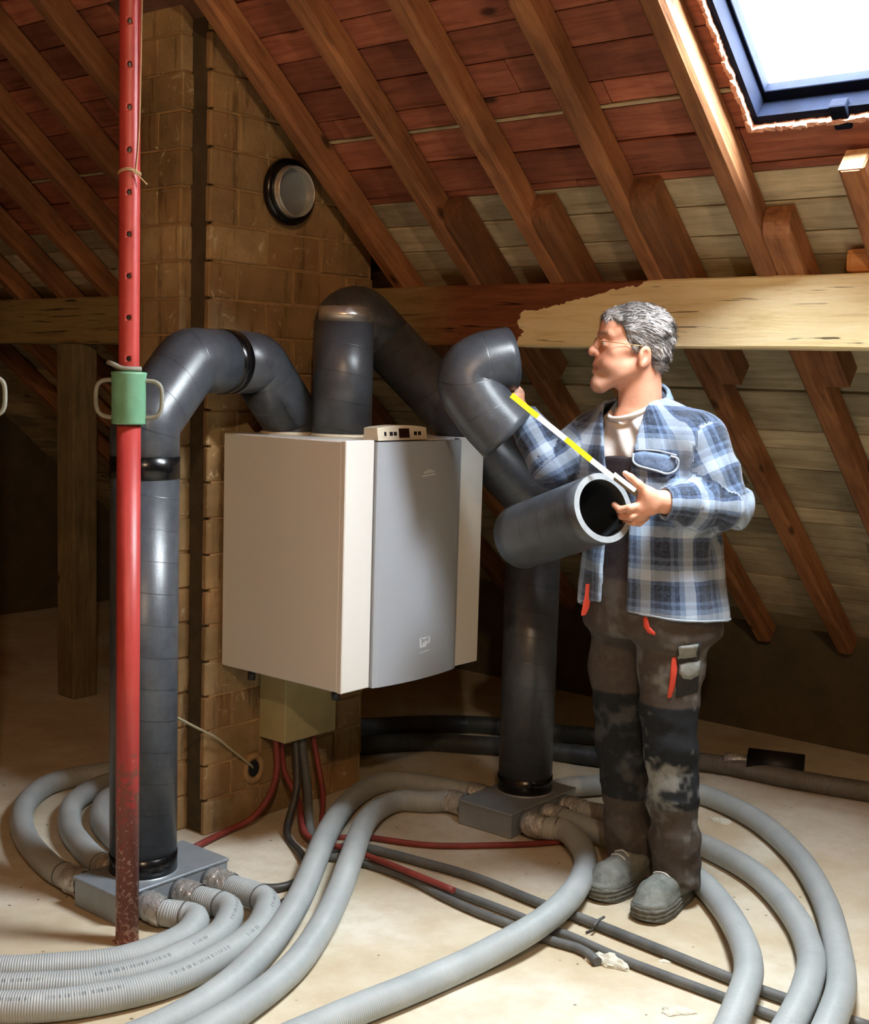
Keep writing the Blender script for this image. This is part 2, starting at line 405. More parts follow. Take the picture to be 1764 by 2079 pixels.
CH_X0, CH_X1, CH_Y0, CH_Y1, CH_XL = 2.70, 3.468, 3.165, 3.56, 2.665      # chimney footprint; boards and rafters stop short of it
def tx(X, off): return (X - RN[0] * (RC + off)) / RD[0]
tc0, tc1 = tx(CH_XL - .02, BOARD), tx(CH_X1 + .012, BOARD)
th0, th1 = tx(CH_XL + .07, BOARD + .04), tx(CH_X1 - .07, BOARD + .04)
tb = sorted([T_R, SKY_T0, SKY_T1, S2_T0, S2_T1, th0, th1, T_E]); yb = sorted([YA, S2_Y0, S2_Y1, SKY_Y0, SKY_Y1, CH_Y0 + .04, CH_Y1 - .04, YB])
cells = []
for a, b in zip(tb[:-1], tb[1:]):
    for c, d in zip(yb[:-1], yb[1:]):
        tm, ym = (a + b) / 2, (c + d) / 2
        if (SKY_T0 < tm < SKY_T1 and SKY_Y0 < ym < SKY_Y1) or (S2_T0 < tm < S2_T1 and S2_Y0 < ym < S2_Y1) or (th0 < tm < th1 and CH_Y0 < ym < CH_Y1): continue
        cells.append((a, b, c, d))
ceil_ = link('ceiling', slab_me(cells, BOARD + .026, BOARD + .06), 'deck')
ceil_.matrix_world = ROOF; tag(ceil_, 'sloping boarded roof underside above the purlin', kind='structure')
me = slab_me([(T_R, T_E, YA, YB)], BOARD, BOARD + .06)
me.transform(MIR @ ROOF); me.flip_normals()
tag(link('ceiling.001', me, 'opp'), 'opposite boarded roof slope behind the viewer', kind='structure')
KX = 5.25
kz = (RC + .06 - RN[0] * KX) / RN[2]
tag(box('wall_right', (KX, YA, 0), (KX + .3, YB, kz + .12), 'plaster_dark'), kind='structure')
KL = 2 * RIDGE_X - KX
tag(box('wall_left', (KL - .3, YA, 0), (KL, YB, kz + .12), 'plaster_dark'), kind='structure')
zr = (RC + .14 - RN[0] * RIDGE_X) / RN[2]
def gable(name, y0, y1):
    P = [(KL - .3, 0), (KX + .3, 0), (KX + .3, kz - .1), (RIDGE_X, zr), (KL - .3, kz - .1)]
    V = [(x, y0, z) for x, z in P] + [(x, y1, z) for x, z in P]
    F = [tuple(range(5)), tuple(range(9, 4, -1))] + [(i, i + 5, (i + 1) % 5 + 5, (i + 1) % 5) for i in range(5)]
    m = me_from(V, F); bm = bmesh.new(); bm.from_mesh(m); return tag(link(name, bm_me(bm), 'plaster_dark'), kind='structure')
gable('wall_back', YB, YB + .2); gable('wall_front', YA - .2, YA)

# roof planks, each its own piece, laid along the ridge
t = .16; row = 0
while t < 3.86:
    w = random.uniform(.088, .125)
    red = t < 1.17
    if t < 1.17 < t + w: w = 1.18 - t
    if t < .90 < t + w: w = .90 - t if .90 - t > .03 else .93 - t
    if abs(t - .90) < .001: w = .014; red = False
    cuts = sorted([YA, YB] + [random.uniform(-1.8, 6.4) for _ in range(2)])
    segs = []
    for a, b in zip(cuts[:-1], cuts[1:]):
        if b - a < .3: segs.append((a, b)); continue
        segs.append((a, b))
    def cut(segs, lo, hi):
        out = []
        for a, b in segs:
            if b <= lo or a >= hi: out.append((a, b)); continue
            if a < lo: out.append((a, lo))
            if b > hi: out.append((hi, b))
        return out
    if t + w > SKY_T0 and t < SKY_T1 - .004: segs = cut(segs, SKY_Y0 - .004, SKY_Y1 + random.uniform(.0, .006))
    if t + w > S2_T0 and t < S2_T1: segs = cut(segs, S2_Y0, S2_Y1)
    if t + w > tc0 and t < tc1: segs = cut(segs, CH_Y0 - .003, CH_Y1 + .01)
    if t + w > SKY_T1 > t and SKY_T1 - t > .004: w = SKY_T1 + .002 - t
    dz = random.uniform(0, .008)
    for a, b in segs:
        if b - a < .03: continue
        dz2 = dz + random.uniform(0, .004)
        box('plank', (t + .0018, a + .001, BOARD + dz2), (t + w - .0018, b - .001, BOARD + .024 + dz2 * .2), 'board_red' if red else 'board_pale', ceil_, .0025)
    t += w; row += 1

# rafters
RW = .069
base_y = [3.087, 2.745, 2.408, 2.042, 1.68]
ys = base_y + [1.68 - .345 * k for k in range(1, 3)] + [3.432 + .345 * k for k in range(0, 9)]
def rafter_me(t0, t1, w=RW, h=BOARD - .001, wav=.004):
    n = 14; V = []; F = []
    for i in range(n):
        t = t0 + (t1 - t0) * i / (n - 1); o = random.uniform(-wav, wav); o2 = random.uniform(0, wav)
        for y, z in ((0, .012 + o2), (.012, o2), (w - .012, o2), (w, .012 + o2), (w, h), (0, h)): V.append((t, y + o * .6, z))
    for i in range(n - 1):
        for k in range(6): a = i * 6 + k; b = i * 6 + (k + 1) % 6; F.append((a, b, b + 6, a + 6))
    F.append(tuple(range(6))[::-1]); F.append(tuple((n - 1) * 6 + k for k in range(6)))
    m = me_from(V, F); bm = bmesh.new(); bm.from_mesh(m); bpy.data.meshes.remove(m); return bm_me(bm)
RLAB = {3.087: 'rafter with a pale lit edge tight against the chimney face', 2.745: 'brown rafter next to the one at the chimney, above the duct arch',
        2.408: 'brown rafter third from the chimney on the boarded slope', 2.042: 'brown rafter next to the orange-lit one, above the raised duct bend', 1.68: 'rafter beside the skylight glowing orange in daylight'}
for y in ys:
    rngs = [(T_R + .05, 3.72)]
    yy0, yy1 = y - RW, y
    if yy1 > CH_Y0 - .002 and yy0 < CH_Y1 + .002: rngs = [(tc1 + .03, 3.72)]
    cutr = yy1 > SKY_Y0 and yy0 < SKY_Y1
    if cutr: rngs = [(1.128, 3.72)]
    for k, (a, b) in enumerate(rngs):
        o = link('rafter', rafter_me(a, b), 'rafter'); o.matrix_world = ROOF @ Matrix.Translation((0, yy0, 0))
        if 3.4 < y < 3.5: tag(o, 'lower rafter hidden in the dark behind the chimney', 'rafter')
        elif y > 3.4: tag(o, 'dark rafter on the roof slope beyond the chimney', 'rafter', 'rafters beyond the chimney')
        elif y in RLAB: tag(o, RLAB[y], 'rafter')
        elif cutr and y > 1.2: tag(o, 'rafter cut short below the skylight with pale end grain', 'rafter')
        else: tag(o, 'rafter under the far edge of the skylight', 'rafter')
        if cutr:
            e = box('end_grain', (-.002, .004, .006), (.0, RW - .004, BOARD - .006), 'rafter_end', o); e.location = (1.127, 0, 0)

# short stub timbers lapped beside the rafters where they cross the purlin
def stub_me(t0, t1, w, h, r):
    pts = []
    for k in range(9):
        a = math.pi / 2 * k / 8; pts.append((t0 + r - r * math.sin(a) , r - r * math.cos(a)))
    P = [(t1, 0)] + pts[::1][0:1] + pts[1:] + [(t0, h), (t1, h)]
    V = [(a, 0, b) for a, b in P] + [(a, w, b) for a, b in P]; n = len(P)
    F = [tuple(range(n)), tuple(range(2 * n - 1, n - 1, -1))] + [(i, i + n, (i + 1) % n + n, (i + 1) % n) for i in range(n)]
    m = me_from(V, F); bm = bmesh.new(); bm.from_mesh(m); return bm_me(bm)
for k, (t0, y1, w) in enumerate([(1.17, 2.675, .075), (1.19, 2.338, .075), (1.16, 1.972, .085), (1.30, 1.605, .08)]):
    o = link('stub_timber', stub_me(t0, 1.98, w, BOARD - .004, .06), 'rafter'); o.matrix_world = ROOF @ Matrix.Translation((0, y1 - w, .004))
    tag(o, ['stub timber with rounded top on the purlin, nearest the chimney', 'middle stub timber with rounded top lapped beside a rafter on the purlin', 'large dark stub timber on the purlin above the man', 'small worn stub of timber on the purlin beside the skylight rafter'][k], 'timber', 'stub timbers on the purlin')
o = box('timber_block', (3.50, 1.27, 1.858), (3.60, 1.418, 1.925), 'rafter_end', None, .016); 
o.data.materials[0] = wood('orange_block', ['9a6236', 'c08450', 'd6a06c'], 'y', False)
tag(o, 'orange wooden block with a dark crack resting on the purlin', 'block')

# purlin
PX = 3.478
bm = bmesh.new(); nY = 60; V = []
for i in range(nY + 1):
    y = -1.9 + (7.0 + 1.85) * i / nY
    for X, Z in ((PX, -.1), (PX + .006, -.106), (PX + .135, -.106), (PX + .14, -.1), (PX + .14, .098), (PX + .135, .102), (PX + .006, .102), (PX, .095)):
        V.append((X + random.uniform(0, .002), y, Z + random.uniform(-.003, .001)))
Fc = [(i * 8 + k, i * 8 + (k + 1) % 8, (i + 1) * 8 + (k + 1) % 8, (i + 1) * 8 + k) for i in range(nY) for k in range(8)] + [tuple(range(8)), tuple(nY * 8 + k for k in range(7, -1, -1))]
m = me_from(V, Fc); bm.from_mesh(m)
o = link('purlin', bm_me(bm), 'purlin'); o.location = (0, 0, 1.753)
tag(o, 'thick pale squared purlin beam carrying the rafters behind the man', 'beam')

# skylight
win = empty('window_1', (0, 0, 0)); win.matrix_world = ROOF; tag(win, 'open-backed skylight with dark frame in the roof slope', kind='structure')
a, b, c, d = SKY_T0, SKY_T1, SKY_Y0, SKY_Y1
bm = bmesh.new()
for k in range(34):      # splintered cut ends of the boards around the opening
    y = c + (d - c) * (k + .5) / 34; box_bm(bm, (b - .006, y - .009, BOARD - .004 - random.uniform(0, .006)), (b + .006, y + .009, BOARD + .02), 0, .003)
for k in range(46):
    q = a + (b - a) * (k + .5) / 46; box_bm(bm, (q - .0095, d - .006, BOARD - .003 - random.uniform(0, .006)), (q + .0095, d + .006, BOARD + .02), 0, .003)
link('splintered_edge', bm_me(bm), 'splinter', win)
z0, z1 = BOARD + .012, BOARD + .115
boxes('lining', [((b - .03, c, z0), (b, d, z1)), ((a, c, z0), (a + .03, d, z1)), ((a, d - .022, z0), (b, d, z1)), ((a, c, z0), (b, c + .022, z1))], 'frame_dark', win)
boxes('sash', [((b - .062, c + .015, z1 - .045), (b - .028, d - .015, z1 - .01)), ((a + .028, c + .015, z1 - .045), (a + .062, d - .015, z1 - .01)),
               ((a + .028, d - .034, z1 - .045), (b - .028, d - .02, z1 - .01)), ((a + .028, c + .02, z1 - .045), (b - .028, c + .034, z1 - .01))], 'frame_dark', win, .002)
box('pane', (a + .055, c + .03, z1 - .03), (b - .055, d - .03, z1 - .024), 'pane', win)
lt = box('latch', (b - .045, 1.30, BOARD - .004), (b + .03, 1.345, BOARD + .03), 'frame_dark', win, .006)
win2 = empty('fill_window'); tag(win2, 'unseen skylight added in the same slope behind the viewer as fill', kind='structure')
m2 = slab_me([(S2_T0, S2_T0 + .03, S2_Y0, S2_Y1), (S2_T1 - .03, S2_T1, S2_Y0, S2_Y1), (S2_T0, S2_T1, S2_Y0, S2_Y0 + .03), (S2_T0, S2_T1, S2_Y1 - .03, S2_Y1)], BOARD, BOARD + .11)
win2.matrix_world = ROOF; link('window_frame', m2, 'frame_dark', win2)
link('pane', slab_me([(S2_T0 + .02, S2_T1 - .02, S2_Y0 + .02, S2_Y1 - .02)], BOARD + .08, BOARD + .086), 'pane', win2)

# posts carrying the far end of the purlin (deep shade)
for (x, y, w, lab) in [(3.50, 5.02, .13, 'old squared timber post under the purlin beyond the chimney'), (2.55, 5.6, .12, 'dim timber post standing free in the dark beyond the chimney')]:
    top = 1.645 if x > 3 else (RC - RN[0] * (x + w)) / RN[2] - .005
    bm = bmesh.new(); box_bm(bm, (-w / 2, -w / 2, 0), (w / 2, w / 2, top), .008); o = link('post', bm_me(bm), 'post'); o.location = (x, y, 0); tag(o, lab, 'post')

# ================================================================== CHIMNEY
ch = empty('chimney', (3.08, 3.36, 0), 0, 'broad sooty brick chimney carrying the white ventilation unit', 'chimney')
ZT = 3.0
def loc(o): o.location = Vector(o.location) - Vector(ch.location); return o
G = .006; NOTCH = 3.262
loc(box('mortar_core', (CH_X0 + .02, CH_Y0 + G, 0), (CH_X1 - G, CH_Y1 - G, ZT), 'mortar', ch))
loc(box('mortar_core', (CH_XL + .006, NOTCH + .008, 0), (CH_X0 + .05, CH_Y1 - G, ZT), 'mortar', ch))
loc(box('dark_groove', (CH_X0 + .008, CH_Y0 + .02, 0), (CH_X0 + .03, NOTCH + .03, ZT), 'groove_dark', ch))  # corner groove strip, darker than the bricks
brick_cache = {}
def brick(x0, x1, y0, y1, z0, z1):
    key = (round(x1 - x0, 3), round(y1 - y0, 3), round(z1 - z0, 3), random.randint(0, 2))
    if key not in brick_cache:
        bm = bmesh.new(); box_bm(bm, (0, 0, 0), (x1 - x0, y1 - y0, z1 - z0), .004, .002); brick_cache[key] = bm_me(bm, 'brick'); brick_cache[key].materials.append(MAT['brick'])
    o = bpy.data.objects.new('brick', brick_cache[key]); COL.objects.link(o); o.parent = ch
    jy = random.uniform(-.003, .004)
    o.location = (x0 - ch.location[0], y0 + jy - ch.location[1], z0)
HOLE = pY(515, 1560, CH_Y0); 
CHH = .118; J = .007
z = .0; cidx = 0
while z < 2.95:
    off = 0 if cidx % 2 == 0 else .128
    x = CH_X0
    first = True
    while x < CH_X1 - .02:
        L = .245 if not (first and off) else .117
        x1 = min(x + L, CH_X1)
        hit = (x < HOLE[0] < x1) and (z < HOLE[2] < z + CHH)
        if hit:
            brick(x, HOLE[0] - .03, CH_Y0, CH_Y0 + .11, z, z + CHH - J)
            if x1 - HOLE[0] > .05: brick(HOLE[0] + .03, x1, CH_Y0, CH_Y0 + .11, z, z + CHH - J)
        else: brick(x, x1, CH_Y0, CH_Y0 + (.024 if first else .11), z, z + CHH - J)
        x = x1 + J; first = False
    # left flank, standing proud of the dark groove at the corner
    yy = NOTCH; k0 = True
    while yy < CH_Y1 - .03:
        LL = .117 if (k0 and off) else .235; k0 = False
        brick(CH_XL, CH_XL + .09, yy, min(yy + LL, CH_Y1), z, z + CHH - J); yy += LL + J
    yy = CH_Y0 + .11 + J
    while yy < CH_Y1 - .05:
        brick(CH_X1 - .1, CH_X1, yy, min(yy + .235, CH_Y1), z, z + CHH - J); yy += .235 + J
    z += CHH; cidx += 1
# broken hole low on the chimney: plaster collar and dark bore
me = lathe_me([(.0, .05), (.024, .045), (.026, .0), (.04, -.008), (.046, .0), (.044, .012)], 20); o = link('plaster_collar', me, 'mortar', ch, True)
align(o, (HOLE[0] - ch.location[0], CH_Y0 - .002 - ch.location[1], HOLE[2]), (0, 1, 0)); o.scale = (1, 1.2, 1)
o = link('hole_bore', lathe_me([(0, .002), (.024, .002)], 20), 'foam_in', ch); align(o, (HOLE[0] - ch.location[0], CH_Y0 - .004 - ch.location[1], HOLE[2]), (0, 1, 0)); o.scale = (1, 1.2, 1)

# flue port through the chimney face
pc = pY(580, 391, CH_Y0); pr = empty('wall_port', (pc[0], CH_Y0, pc[2]), 0, 'round metal wall port with dark seal high on the chimney', 'port')
o = link('seal', lathe_me([(.103, .0), (.112, -.012), (.108, -.03), (.09, -.036), (.084, -.02), (.084, .0)], 40), 'tape', pr, True); align(o, (0, 0, 0), (0, 1, 0))
o = link('spigot', lathe_me([(.083, .0), (.083, -.055), (.081, -.057), (.079, -.055), (.079, .0)], 40), 'steel', pr, True); align(o, (0, 0, 0), (0, 1, 0))
o = link('cap', lathe_me([(.079, -.018), (0, -.018)], 40), 'box_grey', pr); align(o, (0, 0, 0), (0, 1, 0))
for zz in (-.02, -.034): 
    o = link('bead', lathe_me([(.083, zz + .004), (.0865, zz), (.083, zz - .004)], 40), 'steel', pr, True); align(o, (0, 0, 0), (0, 1, 0))
# ================================================================== VENTILATION UNIT
UX, UY, UZ, UW, UD, UH = 2.752, 2.603, .574, .676, .545, .765
un = empty('ventilation_unit', (UX, UY, UZ), 0, 'large white heat recovery ventilation unit with grey curved front hung on the chimney', 'ventilation unit')
box('casing', (0, .018, 0), (UW, UD, UH), 'unit_white', un, .004)
box('front_strip', (0, 0, -.002), (.126, .022, UH + .002), 'unit_white', un, .003)
box('front_strip', (.545, 0, -.002), (UW, .022, UH + .002), 'unit_white', un, .003)
def curved_panel(x0, x1, z0, z1, d0, bulge, th=.02, n=20):
    V = []; F = []
    for i in range(n + 1):
        s = i / n; x = x0 + (x1 - x0) * s; y = -d0 - bulge * (1 - (2 * s - 1) ** 2)
        if i in (0, n): y += .004
        for z in (z0, z1): V += [(x, y, z), (x, th, z)]
    for i in range(n):
        a = i * 4; b = a + 4
        F += [(a, b, b + 2, a + 2), (a + 1, a + 3, b + 3, b + 1), (a, a + 1, b + 1, b), (a + 2, b + 2, b + 3, a + 3)]
    F += [(0, 2, 3, 1), (n * 4, n * 4 + 1, n * 4 + 3, n * 4 + 2)]
    m = me_from(V, F); bm = bmesh.new(); bm.from_mesh(m); return bm_me(bm)
box('gap_strip', (.124, .006, 0), (.132, .024, UH), 'unit_gap', un); box('gap_strip', (.54, .006, 0), (.547, .024, UH), 'unit_gap', un)
gp = tag(link('front_panel', curved_panel(.13, .542, -.003, UH - .004, .012, .02), 'unit_grey', un), 'satin grey curved front panel')
for p in gp.data.polygons: p.use_smooth = False
def fy(x): s = (x - .13) / .412; return -.012 - .02 * (1 - (2 * s - 1) ** 2)
# faint pale marks printed on the grey panel
lx, lz = pY(868, 960, 2.575)[[0, 2]]; lx -= UX; lz -= UZ
V = []; F = []
def mark(pts):
    k = len(V); 
    for x, z in pts: V.append((lx_ + x, fy(lx_ + x) - .0012, lz_ + z))
    F.append(tuple(range(k, k + len(pts))))
lx_, lz_ = lx, lz
mark([(-.034, -.008), (-.03, -.012), (.034, -.006), (.03, -.002)])
for k in range(5):
    x = -.024 + k * .011; mark([(x, -.003 + k * .0012), (x + .008, -.002 + k * .0012), (x + .009, .006 + k * .0004), (x + .002, .006 + k * .0004)])
mark([(-.014, .007), (.016, .008), (.01, .011), (-.006, .0108)])
link('brand_mark', me_from(V, F), 'logo', gp)
V = []; F = []; lx_, lz_ = pY(860, 1303, 2.575)[[0, 2]] - np.array([UX, UZ])
w, h = .026, .016
mark([(-w, -h), (-w + .012, -h), (-w + .006, h), (-w, h)]); mark([(-w + .006, h), (-.004, h * .55), (w - .006, h), (-w + .006, h)][:3])
mark([(w, h), (w - .006, h), (w - .01, -h * .2), (w, -h * .5)]); mark([(-.014, -h), (.004, -h), (-.002, .002), (-.010, -.002)]); mark([(.004, -h), (.016, -h * .3), (.006, .006), (.0, .001)])
mark([(-w, -.034), (w, -.03), (w, -.027), (-w, -.031)])
link('emblem', me_from(V, F), 'logo', gp)
cp = bpy.data.objects.new('control_panel', None); COL.objects.link(cp); cp.parent = un; cp.location = (pY(766, 885, UY)[0] - UX, -.004, UH)
W_ = .232
V = []; F = []; n = 10
for i in range(n + 1):
    s = i / n; x = W_ * s; ht = .038 + .008 * (1 - (2 * s - 1) ** 2)
    V += [(x, 0, 0), (x, .006, ht), (x, .06, ht * .98), (x, .06, 0)]
for i in range(n):
    for k in range(4): a = i * 4 + k; b = i * 4 + (k + 1) % 4; F.append((a, a + 4, b + 4, b))
F += [(0, 1, 2, 3), (n * 4 + 3, n * 4 + 2, n * 4 + 1, n * 4)]
m = me_from(V, F); bm = bmesh.new(); bm.from_mesh(m); link('control_housing', bm_me(bm), 'plastic', cp)
def on_front(name, x0, x1, z0, z1, mat, par, y=-.001): 
    sl = .006 / .042
    return link(name, me_from([(x0, y + z0 * sl, z0), (x1, y + z0 * sl, z0), (x1, y + z1 * sl, z1), (x0, y + z1 * sl, z1), (x0, y + .004 + z0 * sl, z0), (x1, y + .004 + z0 * sl, z0), (x1, y + .004 + z1 * sl, z1), (x0, y + .004 + z1 * sl, z1)],
                              [(0, 1, 2, 3), (4, 7, 6, 5), (0, 4, 5, 1), (1, 5, 6, 2), (2, 6, 7, 3), (3, 7, 4, 0)]), mat, par)
on_front('display', .098, .148, .007, .036, 'glass_dark', cp)
for k, x in enumerate((.03, .055, .074, .170, .190)):
    on_front('button', x, x + (.009 if k == 0 else .014), .014, .026, 'black_plastic', cp)
# bottom pads / drain stubs
for x, y in ((.03, .43), (.04, .06)):
    o = link('drain_stub', lathe_me([(0, -.035), (.013, -.035), (.013, .0), (0, .0)], 16), 'black_plastic', un, True); o.location = (x, y, 0)
for x, y in ((2.93 - UX, 3.02 - UY), (2.98 - UX, 2.84 - UY), (3.14 - UX, 3.0 - UY)):
    o = link('port_collar', lathe_me([(.0, 0), (.104, 0), (.104, .006), (.096, .010), (0, .010)], 36), 'plastic', un, True); o.location = (x, y, UH)
box('wall_bracket', (.02, UD - .002, UH - .12), (UW - .02, UD + .022, UH - .04), 'steel', un)

# ================================================================== FOAM DUCTS
R_D = .096
def arc_path(P, rad, n=8):
    P = [np.asarray(p, float) for p in P]; out = [P[0]]
    for i in range(1, len(P) - 1):
        a, b, c = P[i - 1], P[i], P[i + 1]; u = (a - b) / np.linalg.norm(a - b); v = (c - b) / np.linalg.norm(c - b)
        ang = math.acos(np.clip(u @ v, -1, 1)); L = min(rad / math.tan(ang / 2), np.linalg.norm(a - b) * .49, np.linalg.norm(c - b) * .49)
        s, e = b + u * L, b + v * L
        for k in range(n + 1):
            q = k / n; out.append((1 - q) ** 2 * s + 2 * q * (1 - q) * b + q * q * e)
    out.append(P[-1]); return out
def band(name, p, d, r, h, mat, parent, th=.002):
    o = link(name, lathe_me([(r, -h / 2), (r + th, -h / 2 + .001), (r + th, h / 2 - .001), (r, h / 2)], 40), mat, parent, True); align(o, p, d); return o
# left duct: riser from the front manifold, over and down into the unit
cb = np.array([2.25, 2.905, .088]); pa = np.array([2.93, 3.02, UZ + UH + .01])
hd = (pa - cb) * np.array([1, 1, 0]); hl = np.linalg.norm(hd); hd /= hl
d1 = empty('duct', cb, 0, 'dark foam duct rising from the front manifold and bending over into the unit', 'duct')
o_ = lambda s, z: np.array([*(hd[:2] * s), z - cb[2]])
z1, z2 = 1.385, 1.565; k = .20
P = [o_(0, cb[2]), o_(0, 1.385), o_(.185, 1.565), o_(hl - .19, 1.565), o_(hl, 1.385), o_(hl, UZ + UH + .01)]
link('riser', tube_me([P[0], o_(0, 1.262)], R_D, 40), 'foam', d1)
link('bend', tube_me(arc_path([o_(0, 1.262)] + P[1:3] + [o_(.325, 1.565)], .06, 3), R_D, 40), 'foam', d1)
link('bend', tube_me(arc_path([o_(.325, 1.565), P[3], P[4], P[5]], .06, 3), R_D, 40), 'foam', d1)
band('tape', o_(0, 1.262), (0, 0, 1), R_D, .062, 'tape', d1); band('tape', o_(.345, 1.565), hd, R_D, .05, 'tape', d1)
band('tape', o_(0, .115), (0, 0, 1), R_D, .06, 'tape', d1)
# stub duct on the unit awaiting its bend
sb = np.array([2.98, 2.84, UZ + UH + .01]); d2 = empty('duct_stub', sb, 0, 'short upright dark foam duct with open steel collar on the unit', 'duct')
zt = pY(695, 654, 2.84)[2] - sb[2]
pipe_wall('foam_sleeve', [(0, 0, 0), (0, 0, zt)], R_D, .08, ['foam', 'foam', 'foam_in'], d2, 40)
o = link('steel_collar', lathe_me([(.079, -.05), (.0805, -.05), (.0805, .018), (.083, .022), (.0805, .026), (.0805, .048), (.079, .048), (.079, -.05)], 40), 'steel', d2, True); o.location = (0, 0, zt)
# rear duct: over and diagonally down to the rear manifold
cr = np.array([3.635, 2.53, .088]); rb = np.array([3.14, 3.0, UZ + UH + .01])
d3 = empty('duct', cr, 0, 'dark foam duct arching behind the open stub and dropping to the rear manifold', 'duct')
g_ = (cr - rb) * np.array([1, 1, 0]); gl_ = np.linalg.norm(g_)
zc = 1.0
P3 = [rb - cr, np.array([*(rb - cr)[:2], 1.80 - cr[2]]), (rb + g_ * .12 - cr) * np.array([1, 1, 0]) + np.array([0, 0, 1.80 - cr[2]]), np.array([0, 0, 1.80 - cr[2] - gl_ * .88 * .98]), np.array([0, 0, .01])]
P3[1] = np.array([*(rb - cr)[:2], 1.72 - cr[2]]); P3 = [P3[0], np.array([*(rb - cr)[:2], 1.695 - cr[2]])] + [None] * 0 + P3[2:]
A = np.array([*(rb - cr)[:2], 0])
top = [A + np.array([0, 0, UZ + UH + .01 - cr[2]]), A + np.array([0, 0, 1.695 - cr[2]])]
for q in range(1, 8):
    th = math.radians(135) * q / 8; rr = .045
    top.append(A + np.array([0, 0, 1.695 - cr[2]]) + np.array([*(g_[:2] / gl_), 0]) * rr * (1 - math.cos(th)) + np.array([0, 0, rr * math.sin(th)]))
th = math.radians(135); e = A + np.array([0, 0, 1.695 - cr[2]]) + np.array([*(g_[:2] / gl_), 0]) * .045 * (1 - math.cos(th)) + np.array([0, 0, .045 * math.sin(th)])
rest = gl_ - .045 * (1 - math.cos(th)); kn = np.array([0, 0, e[2] - rest])
link('bend', tube_me(top + [e, e + (kn - e) * .12], R_D, 36), 'foam', d3)
link('diagonal', tube_me(arc_path([e + (kn - e) * .12, kn, kn + np.array([0, 0, -.16])], .1, 4), R_D, 36), 'foam', d3)
link('riser', tube_me([kn + np.array([0, 0, -.16]), (0, 0, 0)], R_D, 36), 'foam', d3)
band('tape', kn + np.array([0, 0, -.16]), (0, 0, 1), R_D, .05, 'tape', d3); band('tape', (0, 0, .03), (0, 0, 1), R_D, .055, 'tape', d3)

# ================================================================== MANIFOLD BOXES
def manifold(x0, x1, y0, y1, col, front, back, label):
    c = ((x0 + x1) / 2, (y0 + y1) / 2, 0); o = empty('manifold_box', c, 0, label, 'manifold')
    hx, hy = (x1 - x0) / 2, (y1 - y0) / 2
    box('body', (-hx, -hy, 0), (hx, hy, .085), 'box_grey', o, .004)
    boxes('lid', [((-hx - .003, -hy - .003, .079), (hx + .003, hy + .003, .088))], 'box_grey', o, .002)
    s = link('spigot', lathe_me([(.103, 0), (.103, .004), (.094, .005), (.094, .012), (0, .012)], 36), 'box_grey', o, True); s.location = (col[0] - c[0], col[1] - c[1], .087)
    for X in front + back:
        sg = -1 if X in front else 1
        s = link('socket', lathe_me([(0, 0), (.038, 0), (.038, .03), (0, .03)], 24), 'box_grey', o, True); align(s, (X - c[0], sg * hy, .043), (0, sg, 0))
    return o
fr1 = [2.165, 2.29, 2.405]; bk1 = [2.13, 2.25, 2.37]
manifold(2.08, 2.475, 2.79, 3.0, cb, fr1, bk1, 'grey metal manifold box under the front duct by the red prop')
fr2 = [3.46, 3.575, 3.69]; bk2 = [3.45, 3.57]
mb2 = manifold(3.383, 3.775, 2.405, 2.632, cr, fr2, bk2, 'dim grey metal manifold box under the rear duct')
s_ = link('socket', lathe_me([(0, 0), (.038, 0), (.038, .03), (0, .03)], 24), 'box_grey', mb2, True); align(s_, (.196, 0, .043), (1, 0, 0))

# ================================================================== HOSES
HR = .0375
# floor runs of the cables (pixels on the floor, height), known first so that hoses ride over them
K_RED1 = ([(618, 1690), (660, 1712), (731, 1732), (853, 1780), (921, 1808)], .038, .010)
K_RED2 = ([(660, 1694), (741, 1699), (870, 1716), (1006, 1716), (1115, 1711), (1200, 1700)], .011, .010)
K_BLK1 = ([(582, 1690), (612, 1735), (622, 1770), (600, 1792), (560, 1803), (505, 1800)], .014, .013)
K_CON1 = ([(640, 1716), (734, 1720), (870, 1754), (972, 1784), (1091, 1832), (1166, 1859), (1219, 1880), (1346, 1931), (1481, 1986), (1583, 2024), (1764, 2085)], .016, .015)
K_CON2 = ([(853, 1785), (921, 1810), (1040, 1855), (1125, 1891), (1160, 1902), (1266, 1949), (1414, 2005), (1473, 2027), (1566, 2062), (1700, 2110)], .013, .013)
K_CON3 = ([(640, 1737), (724, 1749), (819, 1779), (904, 1822), (972, 1853), (1033, 1876), (1108, 1906), (1176, 1926), (1205, 1945), (1213, 1953)], .013, .013)
K_BLK2 = ([(548, 1846), (575, 1830), (600, 1815), (640, 1790)], .01, .009)
CABLES = [(resample(smooth_path([fl(x, y, z) for x, y in P_], 8), .01), r_) for P_, z, r_ in (K_RED1, K_RED2, K_BLK1, K_CON1, K_CON2, K_CON3, K_BLK2)]
def ride(Q, rad):
    need = np.full(len(Q), 0.)
    for c, r_ in CABLES:
        d = np.linalg.norm(Q[:, None, :2] - c[None, :, :2], axis=2); j = d.argmin(1); dm = d.min(1)
        q = np.clip((.34 - dm) / .28, 0, 1); need = np.maximum(need, (c[j, 2] + r_ - .003) * q * q * (3 - 2 * q))
    for _ in range(2): need = np.convolve(np.pad(need, 4, 'edge'), np.ones(9) / 9, 'valid')
    out = Q.copy()
    for i in range(len(Q)):
        z = max(Q[i, 2], rad + need[i])
        if z > Q[i, 2] + 1e-5: out[i] = C0 + (Q[i] - C0) * (C0[2] - z) / (C0[2] - Q[i, 2])
    return out
